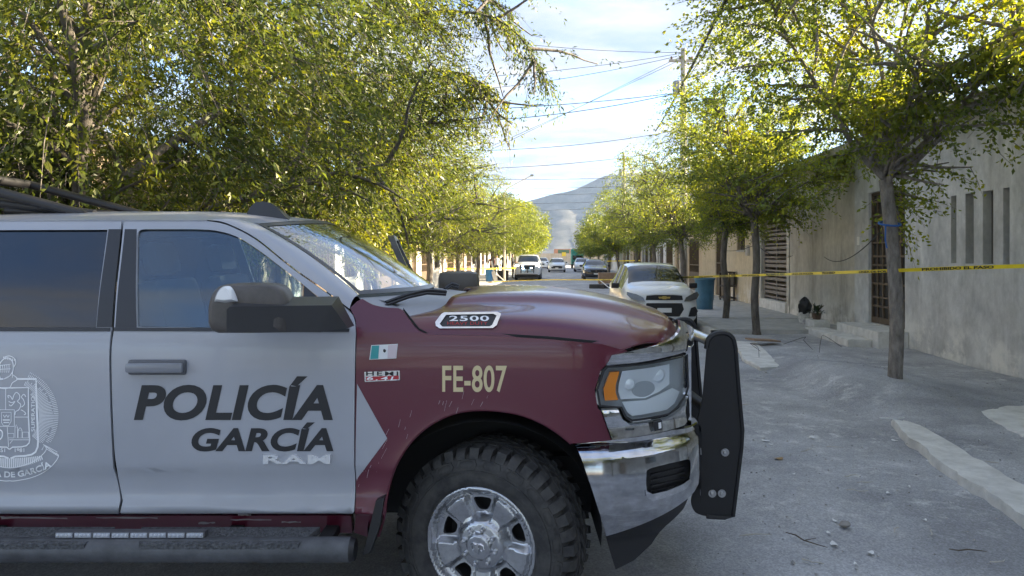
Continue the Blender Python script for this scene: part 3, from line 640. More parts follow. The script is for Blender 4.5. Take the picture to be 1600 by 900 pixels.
# --- underside, arch liner, running board, lamps
arc = [R(-8 + 196 * i / 20) for i in range(21)]
for sg in (-1, 1):
    b = MB(); y0 = YC + sg * .965; y1 = YC + sg * .52
    vs = [Vector((WX + .02 + .535 * math.cos(t), y, WZ + .07 + .505 * math.sin(t))) for t in arc for y in (y0, y1)]
    b.add(vs, [[2*i, 2*i+1, 2*i+3, 2*i+2] for i in range(20)], True)
    b.add([Vector((WX + .02 + .535 * math.cos(t), y1, WZ + .07 + .505 * math.sin(t))) for t in arc], [list(range(21))])
    b.build("wheel_arch_liner", m_liner, truck, TR)
b = MB()
for sg in (-1, 1): b.box((-4.9, YC + sg * .45 - .05, .50), (.75, YC + sg * .45 + .05, .66))
b.box((-2.6, YC - .9, .56), (-.72, YC + .9, .62)); b.box((-.75, YC - .70, .60), (-.68, YC + .70, 1.35)); b.box((WX - .05, YC - .75, .36), (WX + .05, YC + .75, .46)); b.box((.2, YC - .62, .62), (.72, YC + .62, .75)); b.box((-3.98, YC - .75, .36), (-3.88, YC + .75, .46))
b.tube([(WX + .2, 3.78, .75), (WX + .16, 3.70, .42)], .04, 10); b.tube([(WX - .2, 3.9, .55), (.7, 3.72, .62)], .035, 8)
b.build("chassis", m_dark, truck, TR)
for sg in (-1, 1):
    yb = YC + sg * 1.07
    b = MB(); b.tube([(-2.75, yb, .463), (-.712, yb, .463)], .054, 16); o = b.build("running_board", mat("running_board_black", (.055, .057, .062), .5, bump=.1, bscale=120, col2=(.10, .105, .115), vscale=10), truck, TR)
    b = MB(); b.tube([(-.712, yb, .463), (-.69, yb, .463)], [.054, .046], 16); b.build("end_cap", m_black, o, TR)
    for x0, x1 in ((-2.62, -1.86), (-1.62, -.93)):
        b = MB(); vs = [(x0, yb - .05, .506), (x1, yb - .05, .506), (x1 + .06, yb + .09 * (1 if sg < 0 else 1), .528), (x0 - .06, yb + .09, .528)]
        b.add(vs + [(p[0], p[1], p[2] - .03) for p in vs], [(0, 1, 2, 3), (7, 6, 5, 4), (0, 4, 5, 1), (1, 5, 6, 2), (2, 6, 7, 3), (3, 7, 4, 0)]); b.build("step_pad", mat("step_pad_rubber", (.05, .052, .055), .8, bump=.8, bscale=90, col2=(.12, .125, .135), vscale=60), o, TR)
    for xx in (-2.4, -1.3, -.86): b = MB(); b.box((xx, yb + (.0 if sg < 0 else -.3), .47), (xx + .06, yb + (.3 if sg < 0 else 0), .51)); b.build("bracket", m_dark, o, TR)
b = MB(); a = unpx(90, 829, 3.2); c = unpx(322, 838.5, 3.2); b.box((a.x, 3.185, c.z), (c.x, 3.22, a.z)); o = b.build("light_strip", mat("strip_body", (.10, .10, .11), .4), truck, TR)
for i in range(8):
    b = MB(); x0 = a.x + (c.x - a.x) * (i + .06) / 8; x1 = a.x + (c.x - a.x) * (i + .94) / 8
    b.box((x0, 3.178, c.z + .004), (x1, 3.186, a.z - .004))
    for k in range(4): xm = x0 + (x1 - x0) * (k + .5) / 4; b.lathe([(.0, -.004), (.006, -.003), (.008, .001)], 8, 'y', Matrix.Translation((xm, 3.178, (a.z + c.z) / 2)))
    b.build("led_module", mat("led_lens", (.55, .58, .63), .2, .4), o, TR)
# --- cabin
b = MB(); b.grid(lambda a, q: Vector((-.55 - .42 * a - .05 * math.sin(a * 3), YC - .76 + 1.52 * q, 1.52 + .05 * math.sin(a * math.pi) - .12 * a ** 3)), 8, 12); b.box((-1.0, YC - .76, .8), (-.75, YC + .76, 1.42)); b.build("dashboard", m_cabin, truck, TR)
for X0, yy in ((-1.75, YC - .40), (-1.75, YC + .40), (-2.65, YC - .40), (-2.65, YC + .40)):
    b = MB(); b.box((X0 + .0, yy - .26, .85), (X0 + .55, yy + .26, 1.08), ch=.06)
    Mx = Matrix.Translation((X0 + .04, yy, 1.05)) @ Matrix.Rotation(R(-14), 4, 'Y'); b.box((-.07, -.25, 0), (.08, .25, .60), Mx, .06); b.box((-.04, -.13, .62), (.06, .13, .80), Mx, .045); b.build("seat", mat("seat_cloth", (.2, .2, .21), .9), truck, TR)
b = MB(); Mx = Matrix.Translation((-1.08, YC + .40, 1.36)) @ Matrix.Rotation(R(62), 4, 'Y')
b.tube([Mx @ Vector((.19 * math.cos(t), .19 * math.sin(t), 0)) for t in [2 * math.pi * i / 24 for i in range(25)]], .017, 8, False)
for t in (0, 2.1, 4.2): b.tube([Mx @ Vector((0, 0, .03)), Mx @ Vector((.18 * math.cos(t), .18 * math.sin(t), 0))], .02, 6)
b.build("steering_wheel", m_cabin, truck, TR)
b = MB(); b.box((XR + .05, YC - .9, .60), (-.9, YC + .9, .66)); b.build("cabin_floor", m_cabin, truck, TR)
b = MB(); b.grid(lambda a, q: (lambda p: Vector((p.x - .02, YC + (p.y - YC) * .96, p.z - .035)))(roof_pt(a * .97 + .0, q)), 10, 12); b.build("headliner", mat("headliner_cloth", (.35, .35, .35), .95), truck, TR)
# --- crest on the rear door
def door_pt(px, py, off=-.0025):
    X, z = hit(px, py); return Vector((X, S_side(X, z) + off, z))
cr = MB()
def stroke(pts, w=1.2, closed=False, step=None):
    P = [Vector((p[0], p[1])) for p in pts]
    if closed: P = P + [P[0]]
    L, Rr = [], []
    for i, p in enumerate(P):
        a = P[max(0, i-1)]; b_ = P[min(len(P)-1, i+1)]
        if closed and i in (0, len(P)-1): a = P[-2]; b_ = P[1]
        d = (b_ - a); d = d.normalized() if d.length > 1e-6 else Vector((1, 0)); nn = Vector((-d.y, d.x)) * w * .65
        L.append(p + nn); Rr.append(p - nn)
    vs = [door_pt(q.x, q.y) for q in L + Rr]; n_ = len(P)
    cr.add(vs, [[i, i+1, i+1+n_, i+n_] for i in range(n_-1)])
CXp = 15.5
def sym(pts): return [(2 * CXp - x, y) for x, y in pts]
out_r = [(26, 592), (57, 592), (57, 606), (60, 690), (59.5, 698), (56, 706), (50, 710), (40, 712), (24, 713), (17, 716)]
in_r = [(10, 606), (45, 605.5), (45, 650), (47, 687), (46, 692), (42, 696), (34, 698), (20, 698.5), (15.5, 702)]
for pts, w in ((out_r, 2.2), (in_r, 1.6)): stroke(pts, w); stroke(sym(pts), w)
random.seed(11)
for i in range(60):
    th = R(-64 + i * 128 / 59)
    for sg in (1, -1):
        r0 = 45 + 4 * random.random() if abs(th) < .9 else 52; 
        a0 = 46 + (6 if abs(th) > .8 else 0); segs = [(a0, 60 + 8 * math.cos(th*1.5) + random.uniform(-3, 3)), (63 + 6 * math.cos(th), 68 + 6 * math.cos(th)), (71 + 3 * math.cos(th), 73.5 + 3 * math.cos(th))]
        for s0, s1 in segs:
            if s1 <= s0: continue
            x0, y0 = CXp + sg * s0 * math.cos(th), 650 + s0 * math.sin(th) * 1.02
            x1, y1 = CXp + sg * s1 * math.cos(th), 650 + s1 * math.sin(th) * 1.02
            if y1 > 692: continue
            stroke([(x0, y0), (x1, y1)], .7)
for k in range(-17, 18):
    x = CXp + k * 2.9; y0 = 716 - abs(k) * .12 - (k * k) * .008; stroke([(x, y0), (x + k * .12, y0 + 15 - k * k * .03)], 1.5)
ban = crm([(68, 694), (84, 706), (92, 712), (84, 725), (70, 737), (50, 746), (25, 751), (15.5, 751)], 4); stroke(ban, 1.0); stroke(sym(ban), 1.0)
ban2 = crm([(68, 694), (73, 701), (66, 711), (50, 722), (30, 729), (15.5, 731)], 4); stroke(ban2, 1.0); stroke(sym(ban2), 1.0)
stroke([(73, 701), (91, 712)], .9); stroke([(66, 703), (70, 695), (90, 706), (88, 710)], .9)
# helmet with plume
stroke(crm([(1, 591), (-2, 575), (4, 563), (13, 559), (20, 565), (21, 578), (15, 588), (7, 592)], 4), 1.2)
for k in range(5): stroke(crm([(1 + k * 3.4, 570), (2 + k * 3.2, 578), (2 + k * 3, 582)], 3), .9)
stroke([(0, 571), (17, 569)], .8); stroke([(0, 577), (17, 576)], .8)
stroke(crm([(7, 558), (16, 556), (24, 561), (25, 568), (21, 576), (20, 590)], 4), 1.0)
for k in range(7): stroke([(7 + k * 2.6, 561 + k * .5), (6 + k * 2.9, 557 + k * .6)], 1.0)
stroke(crm([(20, 585), (28, 592), (20, 598), (16, 605), (8, 607), (0, 606)], 4), 1.0); stroke(crm([(1, 591), (6, 592), (10, 590), (18, 586)], 3), 1.0)
stroke([(9.5, 607), (9.5, 640)], .8); stroke([(23, 651.5), (45, 651.5)], .8); stroke([(12, 667), (14, 698)], .8)
stroke([(0, 640), (23, 640), (23, 666), (0, 666)], 1.0, True); stroke([(3, 644), (18, 644), (18, 658), (14, 665), (6, 665), (3, 660)], .8, True)
stroke(crm([(6, 648), (8, 652), (10.5, 648), (13, 652), (15, 648)], 3), .8); stroke([(5, 656), (16, 656)], 1.5); stroke([(6, 660), (15, 660)], 1.2)
# rampant lion, church and gear
stroke(crm([(14, 622), (13, 618), (17, 619), (20, 624), (22, 618), (26, 613), (31, 617), (31, 623), (28, 627), (33, 632), (30, 640), (25, 643), (24, 648)], 4), 1.0)
stroke(crm([(14, 627), (19, 629), (24, 627), (18, 634), (15, 632)], 3), 1.0); stroke(crm([(33, 640), (37, 642), (41, 646), (38, 648)], 3), 1.0); stroke(crm([(34, 636), (39, 631), (37, 624), (34, 620), (38, 616), (41, 620)], 4), 1.0)
for bx in ((13, 677, 22, 684), (24, 668, 28, 684), (29, 672, 35, 684), (36, 675, 45, 684)): stroke([(bx[0], bx[1]), (bx[2], bx[1]), (bx[2], bx[3]), (bx[0], bx[3])], .8, True)
stroke([(24, 668), (26, 663), (28, 668)], .8); stroke(crm([(29, 672), (32, 668), (35, 672)], 3), .8); stroke([(15, 687), (46, 687)], .8); stroke([(16, 693), (20, 688)], .7)
stroke(crm([(-4, 670), (3, 673), (4.5, 679), (2, 685), (-4, 688)], 4), 1.6)
crest = cr.build("door_crest", m_dec_white, rdoor, TR)
def arc_text(name, body, x0, x1, yb, hgt, curve, bold=.03):
    def fn(a, b_):
        px = x0 + (x1 - x0) * a; t = (px - CXp) / 78; base = yb - curve * t * t; sl = 2 * curve * t / 78
        return door_pt(px - b_ * hgt * sl * .8, base - b_ * hgt)
    text_on(name, body, fn, m_dec_white, crest, TR, bold=bold)
arc_text("lettering", "POLICÍA DE GARCÍA", CXp - 66, CXp + 66, 746, 12, 24)
txt("lettering", "1981", (23, 700.5, 38, 706.5), m_dec_white, parent=crest, bold=.02); txt("lettering", "1851", (-7, 700.5, 8, 706.5), m_dec_white, parent=crest, bold=.02)
def vt(a, b_): return door_pt(49 + b_ * 5.4 + a * -0.5, 674 - 55 * a + 0)
text_on("lettering", "SUPERATIO", lambda a, b_: door_pt(53.8 - (1 - b_) * 0 - b_ * 5.6 + 1.2, 674 - 55 * a), m_dec_white, crest, TR, bold=.01)
# ------------------------------------------------------------------ setting: ground, road, verges, hills
rng = np.random.default_rng(5)
def gz(u, v):
    """height of the right-hand verge"""
    if u < 3.15: return 0.0
    e = min(1, (u - 3.15) / .5)
    z = e * (.035 + .03 * mnoise.noise(Vector((u * .8, v * .55, 3.1))) + .012 * mnoise.noise(Vector((u * 3.1, v * 2.7, 9))))
    z += .20 * math.exp(-(((u - 4.0) / 1.05) ** 2 + ((v - 9.7) / 1.25) ** 2)) + .10 * math.exp(-(((u - 3.9) / .8) ** 2 + ((v - 11.2) / 1.1) ** 2))
    return z * e
m_earth = mat("dry_earth", (.17, .16, .145), .95, col2=(.25, .235, .21), vscale=.6, bump=.3, bscale=6)
b = MB(); b.add([(-2500, -300, -.06), (2500, -300, -.06), (2500, 2600, -.06), (-2500, 2600, -.06)], [(0, 1, 2, 3)]); tag(b.build("ground", m_earth), kind="structure")
def ground_mat(name, c1, c2, c3, vs=1.2, bump=.22):
    """dusty asphalt: patches of pale dust over grey with fine grit"""
    m = bpy.data.materials.new(name); m.use_nodes = True; nt = m.node_tree; N = nt.nodes.new; L = nt.links.new; bs = nt.nodes["Principled BSDF"]; bs.inputs["Roughness"].default_value = .93
    tc = N("ShaderNodeTexCoord")
    def nz(s, d, r=.6):
        n = N("ShaderNodeTexNoise"); n.inputs["Scale"].default_value = s; n.inputs["Detail"].default_value = d; n.inputs["Roughness"].default_value = r; L(tc.outputs["Object"], n.inputs[0]); return n.outputs[0]
    def ramp(src, a, b_, ca, cb):
        r = N("ShaderNodeValToRGB"); r.color_ramp.elements[0].position = a; r.color_ramp.elements[1].position = b_; r.color_ramp.elements[0].color = (*ca, 1); r.color_ramp.elements[1].color = (*cb, 1); L(src, r.inputs[0]); return r.outputs[0]
    base = ramp(nz(vs, 6), .38, .66, c1, c2)
    dust = ramp(nz(vs * 5.3, 9, .72), .52, .68, (0, 0, 0), (1, 1, 1)); big = ramp(nz(vs * .55, 4), .40, .62, (0, 0, 0), (1, 1, 1))
    mu = N("ShaderNodeMath"); mu.operation = 'MULTIPLY'; L(dust, mu.inputs[0]); L(big, mu.inputs[1])
    mx = N("ShaderNodeMix"); mx.data_type = 'RGBA'; L(mu.outputs[0], mx.inputs[0]); L(base, mx.inputs[6]); mx.inputs[7].default_value = (*c3, 1)
    vo = N("ShaderNodeTexVoronoi"); vo.inputs["Scale"].default_value = 95; L(tc.outputs["Object"], vo.inputs[0])
    gr = ramp(vo.outputs["Color"], .25, .9, (.78, .78, .78), (1.14, 1.14, 1.14))
    mg = N("ShaderNodeMix"); mg.data_type = 'RGBA'; mg.blend_type = 'MULTIPLY'; mg.inputs[0].default_value = 1; L(mx.outputs[2], mg.inputs[6]); L(gr, mg.inputs[7]); L(mg.outputs[2], bs.inputs["Base Color"])
    bp = N("ShaderNodeBump"); bp.inputs["Strength"].default_value = bump; bp.inputs["Distance"].default_value = .02
    ad = N("ShaderNodeMath"); ad.operation = 'ADD'; L(nz(38, 8, .7), ad.inputs[0]); L(vo.outputs["Distance"], ad.inputs[1]); L(ad.outputs[0], bp.inputs["Height"]); L(bp.outputs[0], bs.inputs["Normal"])
    MATS[name] = m; return m
m_road = ground_mat("dusty_asphalt", (.28, .285, .30), (.47, .475, .49), (.68, .68, .67), .8)
m_verge = ground_mat("cement_dust", (.43, .435, .45), (.54, .545, .56), (.68, .68, .67), 1.1, .45)
m_conc = mat("pale_concrete", (.36, .36, .35), .9, col2=(.50, .49, .47), vscale=4, bump=.35, bscale=25)
def street_grid(name, us, vs, fz, m):
    b = MB(); w = len(vs)
    b.add([S(u, v, fz(u, v)) for u in us for v in vs], [[i*w+j, (i+1)*w+j, (i+1)*w+j+1, i*w+j+1] for i in range(len(us)-1) for j in range(w-1)], True)
    return tag(b.build(name, m, sharp=180), kind="structure")
vs_near = list(np.arange(-12, 30, .28)) + list(np.arange(30, 160, 2.5))
street_grid("road", list(np.linspace(-3.3, 3.16, 24)), list(np.arange(-40, 2, 2.0)) + list(np.arange(2, 30, .5)) + list(np.arange(30, 171, 4)), lambda u, v: .004 + .012 * mnoise.noise(Vector((u * .5, v * .4, 0))) + .018 * (1 - (u / 3.3) ** 2), m_road)
street_grid("verge_right", list(np.arange(3.0, 6.56, .12)), vs_near, lambda u, v: gz(u, v) - (.03 if u < 3.1 else 0), m_road)
street_grid("pavement_left", [-6.6, -6.3, -5, -4, -3.35, -3.3, -3.28], vs_near, lambda u, v: .13 if u < -3.3 else -.02, m_conc)
def slab(name, uvs, z0, h, m, seed=0, label=None, cat=None, jag=.05, n=6, kind=None, group=None):
    """thin slab with a broken outline; uvs in street metres"""
    random.seed(seed); pts = []
    for i, p in enumerate(uvs):
        q = uvs[(i+1) % len(uvs)]
        for k in range(n):
            t = k / n; pts.append((p[0] + (q[0]-p[0])*t + random.uniform(-jag, jag), p[1] + (q[1]-p[1])*t + random.uniform(-jag, jag)))
    b = MB(); N_ = len(pts); c = (sum(p[0] for p in pts)/N_, sum(p[1] for p in pts)/N_)
    def rg(s_, zz, nz=0): return [S(c[0] + (p[0]-c[0])*s_, c[1] + (p[1]-c[1])*s_, max(z0, 0) + zz + random.uniform(-nz, nz)) for p in pts]
    rings = [rg(1.0, -.03), rg(1.0, h * .55), rg(.965, h, .004), rg(.6, h, .004)]
    vs = [p for r_ in rings for p in r_]
    b.add(vs, [[i*N_+j, (i+1)*N_+j, (i+1)*N_+(j+1) % N_, i*N_+(j+1) % N_] for i in range(3) for j in range(N_)] + [[3*N_+j for j in range(N_)]], False)
    o = b.build(name, m)
    if label: tag(o, label, cat, group, kind)
    elif kind: tag(o, kind=kind)
    return o
def g2s(px, py, z=0.0):
    D = ground_d(py, z); return toS(((px - 800) * D / F, D))
m_kerb = mat("worn_kerb", (.54, .53, .50), .9, col2=(.72, .71, .68), vscale=5, bump=.5, bscale=30)
kerb_pts = [(1394, 661), (1420, 664), (1470, 690), (1520, 722), (1580, 757), (1640, 790), (1650, 850), (1590, 815), (1550, 783), (1500, 752), (1462, 728), (1440, 702), (1410, 684)]
slab("broken_kerb", [g2s(x, y, .04) for x, y in kerb_pts], .0, .09, m_kerb, 3, "long broken strip of pale kerb concrete lying in the dust", "kerb", .022, 4)
slab("concrete_patch", [g2s(x, y, .05) for x, y in [(1532, 645), (1570, 636), (1640, 632), (1660, 700), (1600, 682), (1560, 664)]], .035, .03, m_kerb, 5, "flat patch of cracked pale concrete beside the grey wall", "concrete", .03, 4)
slab("concrete_patch", [g2s(x, y, .05) for x, y in [(1146, 533), (1180, 535), (1205, 556), (1226, 572), (1190, 575), (1160, 560)]], .03, .035, m_kerb, 8, "wedge of pale kerb concrete between the bull bar and the second tree", "concrete", .02, 3)
# raised concrete pavement before the further houses
def pave(v0, v1, u0=4.9, u1=6.5, seed=0):
    b = MB(); random.seed(seed); n = max(1, round((v1 - v0) / 1.5)); objs = []
    root = empty("pavement", S(0, 0, 0)); tag(root, kind="structure")
    for i in range(n):
        a = v0 + (v1 - v0) * i / n + .008; c = v0 + (v1 - v0) * (i + 1) / n - .008; q = MB(); dz = random.uniform(-.008, .008)
        P = [S(u0 + random.uniform(0, .03), a, 0), S(u1, a, 0), S(u1, c, 0), S(u0 + random.uniform(0, .03), c, 0)]
        q.add([(p.x, p.y, .02) for p in P] + [(p.x, p.y, .125 + dz) for p in P], [(0, 3, 2, 1), (4, 5, 6, 7), (0, 1, 5, 4), (1, 2, 6, 5), (2, 3, 7, 6), (3, 0, 4, 7)]); q.build("slab", m_conc, root)
pave(16.2, 60, 3.55, 6.5, 2)
street_grid("kerb_right", [3.30, 3.31, 3.53, 3.54], [15.8, 20, 30, 60, 160], lambda u, v: .15 if 3.305 < u < 3.535 else -.02, m_conc)
# hills
def hill_z(x, y):
    t = (x + 60) / 520
    r = 128 + 34 / (1 + math.exp(-(x - 60) / 38)) + 46 / (1 + math.exp(-(x - 195) / 26)) + 10 / (1 + math.exp(-(x - 420) / 120))
    return r
b = MB(); xs = np.arange(-1000, 1500, 14.0); ys = np.arange(0, 1.001, 1 / 26)
vs = []
for x in xs:
    top = hill_z(x, 0)
    for t in ys:
        n_ = mnoise.fractal(Vector((x / 120, t * 3.2, 1.3)), 1.0, 2.0, 6) * 20 * (t * (1.3 - t)) * 2
        rid = abs(mnoise.noise(Vector((x / 46, t * 1.2, 7)))) * 26 * math.sin(t * math.pi) ** .7
        vs.append((x, 1300 + 520 * t + rid, -.5 + top * t ** 1.25 + n_ - rid * .5))
w = len(ys); b.add(vs, [[i*w+j, (i+1)*w+j, (i+1)*w+j+1, i*w+j+1] for i in range(len(xs)-1) for j in range(w-1)], True)
tag(b.build("hills", mat("hill_scrub", (.05, .055, .05), .95, col2=(.15, .14, .12), vscale=.022, detail=9, vlo=.42, vhi=.7), sharp=180), kind="structure")
# ------------------------------------------------------------------ houses along the street
def wall_sheet(name, vz, holes, u, m, parent, thick=.2, side=1):
    """front wall in the (v, z) plane at lateral position u; side=1 right of the street"""
    if side > 0: fn = lambda a, b_: S(u, -a, b_); o2 = [(-a, z) for a, z in vz]; h2 = [[(-a, z) for a, z in h] for h in holes]; T = S(thick, 0, 0)
    else: fn = lambda a, b_: S(u, a, b_); o2 = [(a, z) for a, z in vz]; h2 = [list(h) for h in holes]; T = S(-thick, 0, 0)
    return sheet(name, o2, h2, fn, m, parent, None, T, (1.0, .5))
def sbox(b, u0, u1, v0, v1, z0, z1, ch=0):
    M_ = Matrix.Rotation(-TH, 4, 'Z'); b.box((u0, v0, z0), (u1, v1, z1), M_, ch); return b
def rect(v0, v1, z0, z1): return [(v0, z0), (v1, z0), (v1, z1), (v0, z1)]
def stained(name, c1, c2, c3, streak=1.0):
    """concrete render: cloudy tone, vertical run-off streaks, pale bloom near the foot"""
    m = bpy.data.materials.new(name); m.use_nodes = True; nt = m.node_tree; N = nt.nodes.new; L = nt.links.new; bs = nt.nodes["Principled BSDF"]; bs.inputs["Roughness"].default_value = .92
    tc = N("ShaderNodeTexCoord")
    def nz(s, d, sc, r=.6, off=0):
        mp = N("ShaderNodeMapping"); mp.inputs["Scale"].default_value = sc; mp.inputs["Location"].default_value = (off, off, off); L(tc.outputs["Object"], mp.inputs[0])
        n = N("ShaderNodeTexNoise"); n.inputs["Scale"].default_value = s; n.inputs["Detail"].default_value = d; n.inputs["Roughness"].default_value = r; L(mp.outputs[0], n.inputs[0]); return n.outputs[0]
    def ramp(src, a, b_, ca, cb):
        r = N("ShaderNodeValToRGB"); r.color_ramp.elements[0].position = a; r.color_ramp.elements[1].position = b_; r.color_ramp.elements[0].color = (*ca, 1); r.color_ramp.elements[1].color = (*cb, 1); L(src, r.inputs[0]); return r.outputs[0]
    def mix(f, a, b_, mode='MIX'):
        x = N("ShaderNodeMix"); x.data_type = 'RGBA'; x.blend_type = mode
        if isinstance(f, float): x.inputs[0].default_value = f
        else: L(f, x.inputs[0])
        for s_, i in ((a, 6), (b_, 7)):
            if isinstance(s_, tuple): x.inputs[i].default_value = (*s_, 1)
            else: L(s_, x.inputs[i])
        return x.outputs[2]
    c = ramp(nz(.9, 7, (1, 1, 1), .65), .34, .68, c1, c2)
    c = mix(ramp(nz(2.2, 6, (1, 1, .12)), .50, .72, (0, 0, 0), (streak * .75,) * 3), c, c3)
    c = mix(1.0, c, ramp(nz(7, 8, (1, 1, .6), .7, 3), .3, .75, (.78, .78, .78), (1.14, 1.14, 1.14)), 'MULTIPLY')
    sp = N("ShaderNodeSeparateXYZ"); L(tc.outputs["Object"], sp.inputs[0])
    mr = N("ShaderNodeMapRange"); mr.inputs[1].default_value = .9; mr.inputs[2].default_value = .25; mr.inputs[3].default_value = 0; mr.inputs[4].default_value = 1; L(sp.outputs[2], mr.inputs[0])
    mu = N("ShaderNodeMath"); mu.operation = 'MULTIPLY'; L(mr.outputs[0], mu.inputs[0]); L(ramp(nz(1.6, 8, (1, 1, 1), .7, 11), .47, .58, (0, 0, 0), (.85, .85, .85)), mu.inputs[1])
    c = mix(mu.outputs[0], c, (.74, .72, .67)); L(c, bs.inputs["Base Color"])
    bp = N("ShaderNodeBump"); bp.inputs["Strength"].default_value = .3; bp.inputs["Distance"].default_value = .02; L(nz(26, 8, (1, 1, 1), .7), bp.inputs["Height"]); L(bp.outputs[0], bs.inputs["Normal"])
    MATS[name] = m; return m
m_gw = stained("grey_render", (.42, .42, .415), (.68, .68, .665), (.36, .35, .335), 1.0)
m_bw = stained("bare_render", (.43, .40, .34), (.58, .55, .48), (.29, .26, .22), 1.2)
m_cream = stained("cream_paint", (.56, .47, .33), (.62, .53, .39), (.44, .36, .25), .6)
m_iron = mat("brown_iron", (.10, .07, .048), .5, .3, col2=(.15, .11, .075), vscale=9)
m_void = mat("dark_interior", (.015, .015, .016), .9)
m_roofslab = mat("roof_concrete", (.22, .21, .2), .9, col2=(.30, .29, .27), vscale=3, bump=.2)
UW = 6.5
gh = tag(empty("grey_house", S(UW, 14)), "grey rendered house with four slit windows and a tall barred iron door", "house")
GO = gh.location.copy()
def child(o, root):
    """keep a part built in world coordinates where it is under a root that stands elsewhere"""
    o.parent = root; o.matrix_parent_inverse = Matrix.Translation(-root.location); return o
def vpx(px, u=UW):
    k = (px - 800) / F; return u * (CT + k * ST) / (k * CT - ST)
def zpx(px, py, u=UW):
    v = vpx(px, u); p = S(u, v); return H - (py - HY) * p.y / F
slots = []
for a, c in ((1486, 1494.5), (1508.5, 1521.5), (1535.5, 1552), (1567.5, 1577.5)):
    va, vc = vpx(c), vpx(a); slots.append(rect(va, vc, 1.63, 2.74))
dv0, dv1 = vpx(1414), vpx(1357)
child(wall_sheet("wall", rect(3.0, 16.25, -.1, 3.95), slots + [rect(dv0, dv1, .36, 3.06)], UW, m_gw, None), gh)
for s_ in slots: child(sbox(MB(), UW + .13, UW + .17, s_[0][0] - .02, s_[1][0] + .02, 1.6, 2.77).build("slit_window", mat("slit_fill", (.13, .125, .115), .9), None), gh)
gwo = child(wall_sheet("wall", rect(16.25, vpx(1233), -.1, 3.95), [], UW + .02, m_bw, None), gh); gwo["label"] = "streaky bare concrete end of the front wall"
child(sbox(MB(), UW - .45, UW + 6, 3.0, vpx(1233), 3.95, 4.12).build("roof", m_roofslab, None), gh)
child(sbox(MB(), UW + .2, UW + 6, 3.0, 3.2, -.1, 3.95).build("wall", m_gw, None), gh); child(sbox(MB(), UW + .22, UW + 6, vpx(1233) - .2, vpx(1233), -.1, 3.95).build("wall", m_bw, None), gh)
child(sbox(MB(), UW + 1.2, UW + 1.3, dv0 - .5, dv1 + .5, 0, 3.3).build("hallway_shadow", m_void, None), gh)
def bar_door(name, v0, v1, z0, z1, u, root, m, cols, rows):
    d = empty(name, (0, 0, 0)); d.parent = root; d.matrix_parent_inverse = Matrix.Translation(-root.location)
    w = .05
    for a, c, e, f in ((v0, v0 + w, z0, z1), (v1 - w, v1, z0, z1), (v0 + w, v1 - w, z0, z0 + .12), (v0 + w, v1 - w, z1 - w, z1)): sbox(MB(), u, u + .05, a, c, e, f).build("frame_bar", m, d)
    for v in cols: sbox(MB(), u + .008, u + .04, v - .018, v + .018, z0 + .12, z1 - w).build("upright", m, d)
    for z, a, c in rows: sbox(MB(), u + .004, u + .046, a, c, z - .02, z + .02).build("crossbar", m, d)
    return d
dw = dv1 - dv0; cs = [dv0 + dw * t for t in (.20, .36, .52, .68, .84)]
rows = []
for i in range(9):
    z = .62 + i * .28; rows.append((z, dv0 + .05, cs[1] if i % 2 else cs[2])); rows.append((z + (.1 if i % 3 == 0 else 0), cs[1] if i % 2 else cs[2], dv1 - .05))
bar_door("barred_door", dv0, dv1, .37, 3.05, UW + .06, gh, m_iron, cs, rows)
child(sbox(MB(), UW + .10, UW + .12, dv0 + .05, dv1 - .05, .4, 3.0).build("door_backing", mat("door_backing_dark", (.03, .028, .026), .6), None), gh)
child(sbox(MB(), UW - .55, UW - .01, dv0 - .15, dv1 + .25, .0, .34).build("doorstep", m_kerb, None), gh)
child(sbox(MB(), UW - 1.0, UW - .56, dv0 + .1, dv1 + .9, .0, .17, .01).build("doorstep", m_kerb, None), gh)
child(sbox(MB(), UW - .03, UW + .0, vpx(1345), vpx(1341), 1.98, 2.16).build("doorbell_box", mat("white_plastic", (.7, .7, .68), .5), None), gh)
# house with the slatted gate
gtv0, gtv1 = vpx(1233), vpx(1186)
sl = tag(empty("gate_house", S(UW, 22)), "low house with brown slatted garage gate under a rusty awning", "house")
gt = empty("slatted_gate"); gt.parent = sl; gt.matrix_parent_inverse = Matrix.Translation(-sl.location)
m_gate = mat("gate_brown", (.19, .165, .15), .55, .2, col2=(.25, .22, .2), vscale=8)
zt_ = 2.72
for a, c in ((gtv0 + .25, gtv0 + .33), ((gtv0 + gtv1) / 2 - .04, (gtv0 + gtv1) / 2 + .04), (gtv1 - .32, gtv1 - .24)): sbox(MB(), UW + .1, UW + .16, a, c, .42, zt_).build("post", m_gate, gt)
for i in range(17):
    z = .46 + i * .135; sbox(MB(), UW + .11, UW + .15, gtv0 + .3, gtv1 - .28, z, z + (.085 if i % 3 else .05)).build("slat", m_gate, gt)
child(sbox(MB(), UW + .0, UW + .25, gtv0 + .012, gtv0 + .24, -.1, 3.3).build("wall", m_bw, None), sl)
child(sbox(MB(), UW + .0, UW + .25, gtv1 - .23, gtv1, -.1, 3.3).build("wall", m_bw, None), sl)
child(sbox(MB(), UW - .05, UW + .4, gtv0 + .2, gtv1 - .2, .0, .40, .01).build("threshold", m_kerb, None), sl)
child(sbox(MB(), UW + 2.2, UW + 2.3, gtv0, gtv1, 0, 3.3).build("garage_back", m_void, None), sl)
child(sbox(MB(), UW + .02, UW + 5, gtv0 + .02, gtv1 - .01, 3.3, 3.45).build("roof", m_roofslab, None), sl)
aw = MB(); n = 30
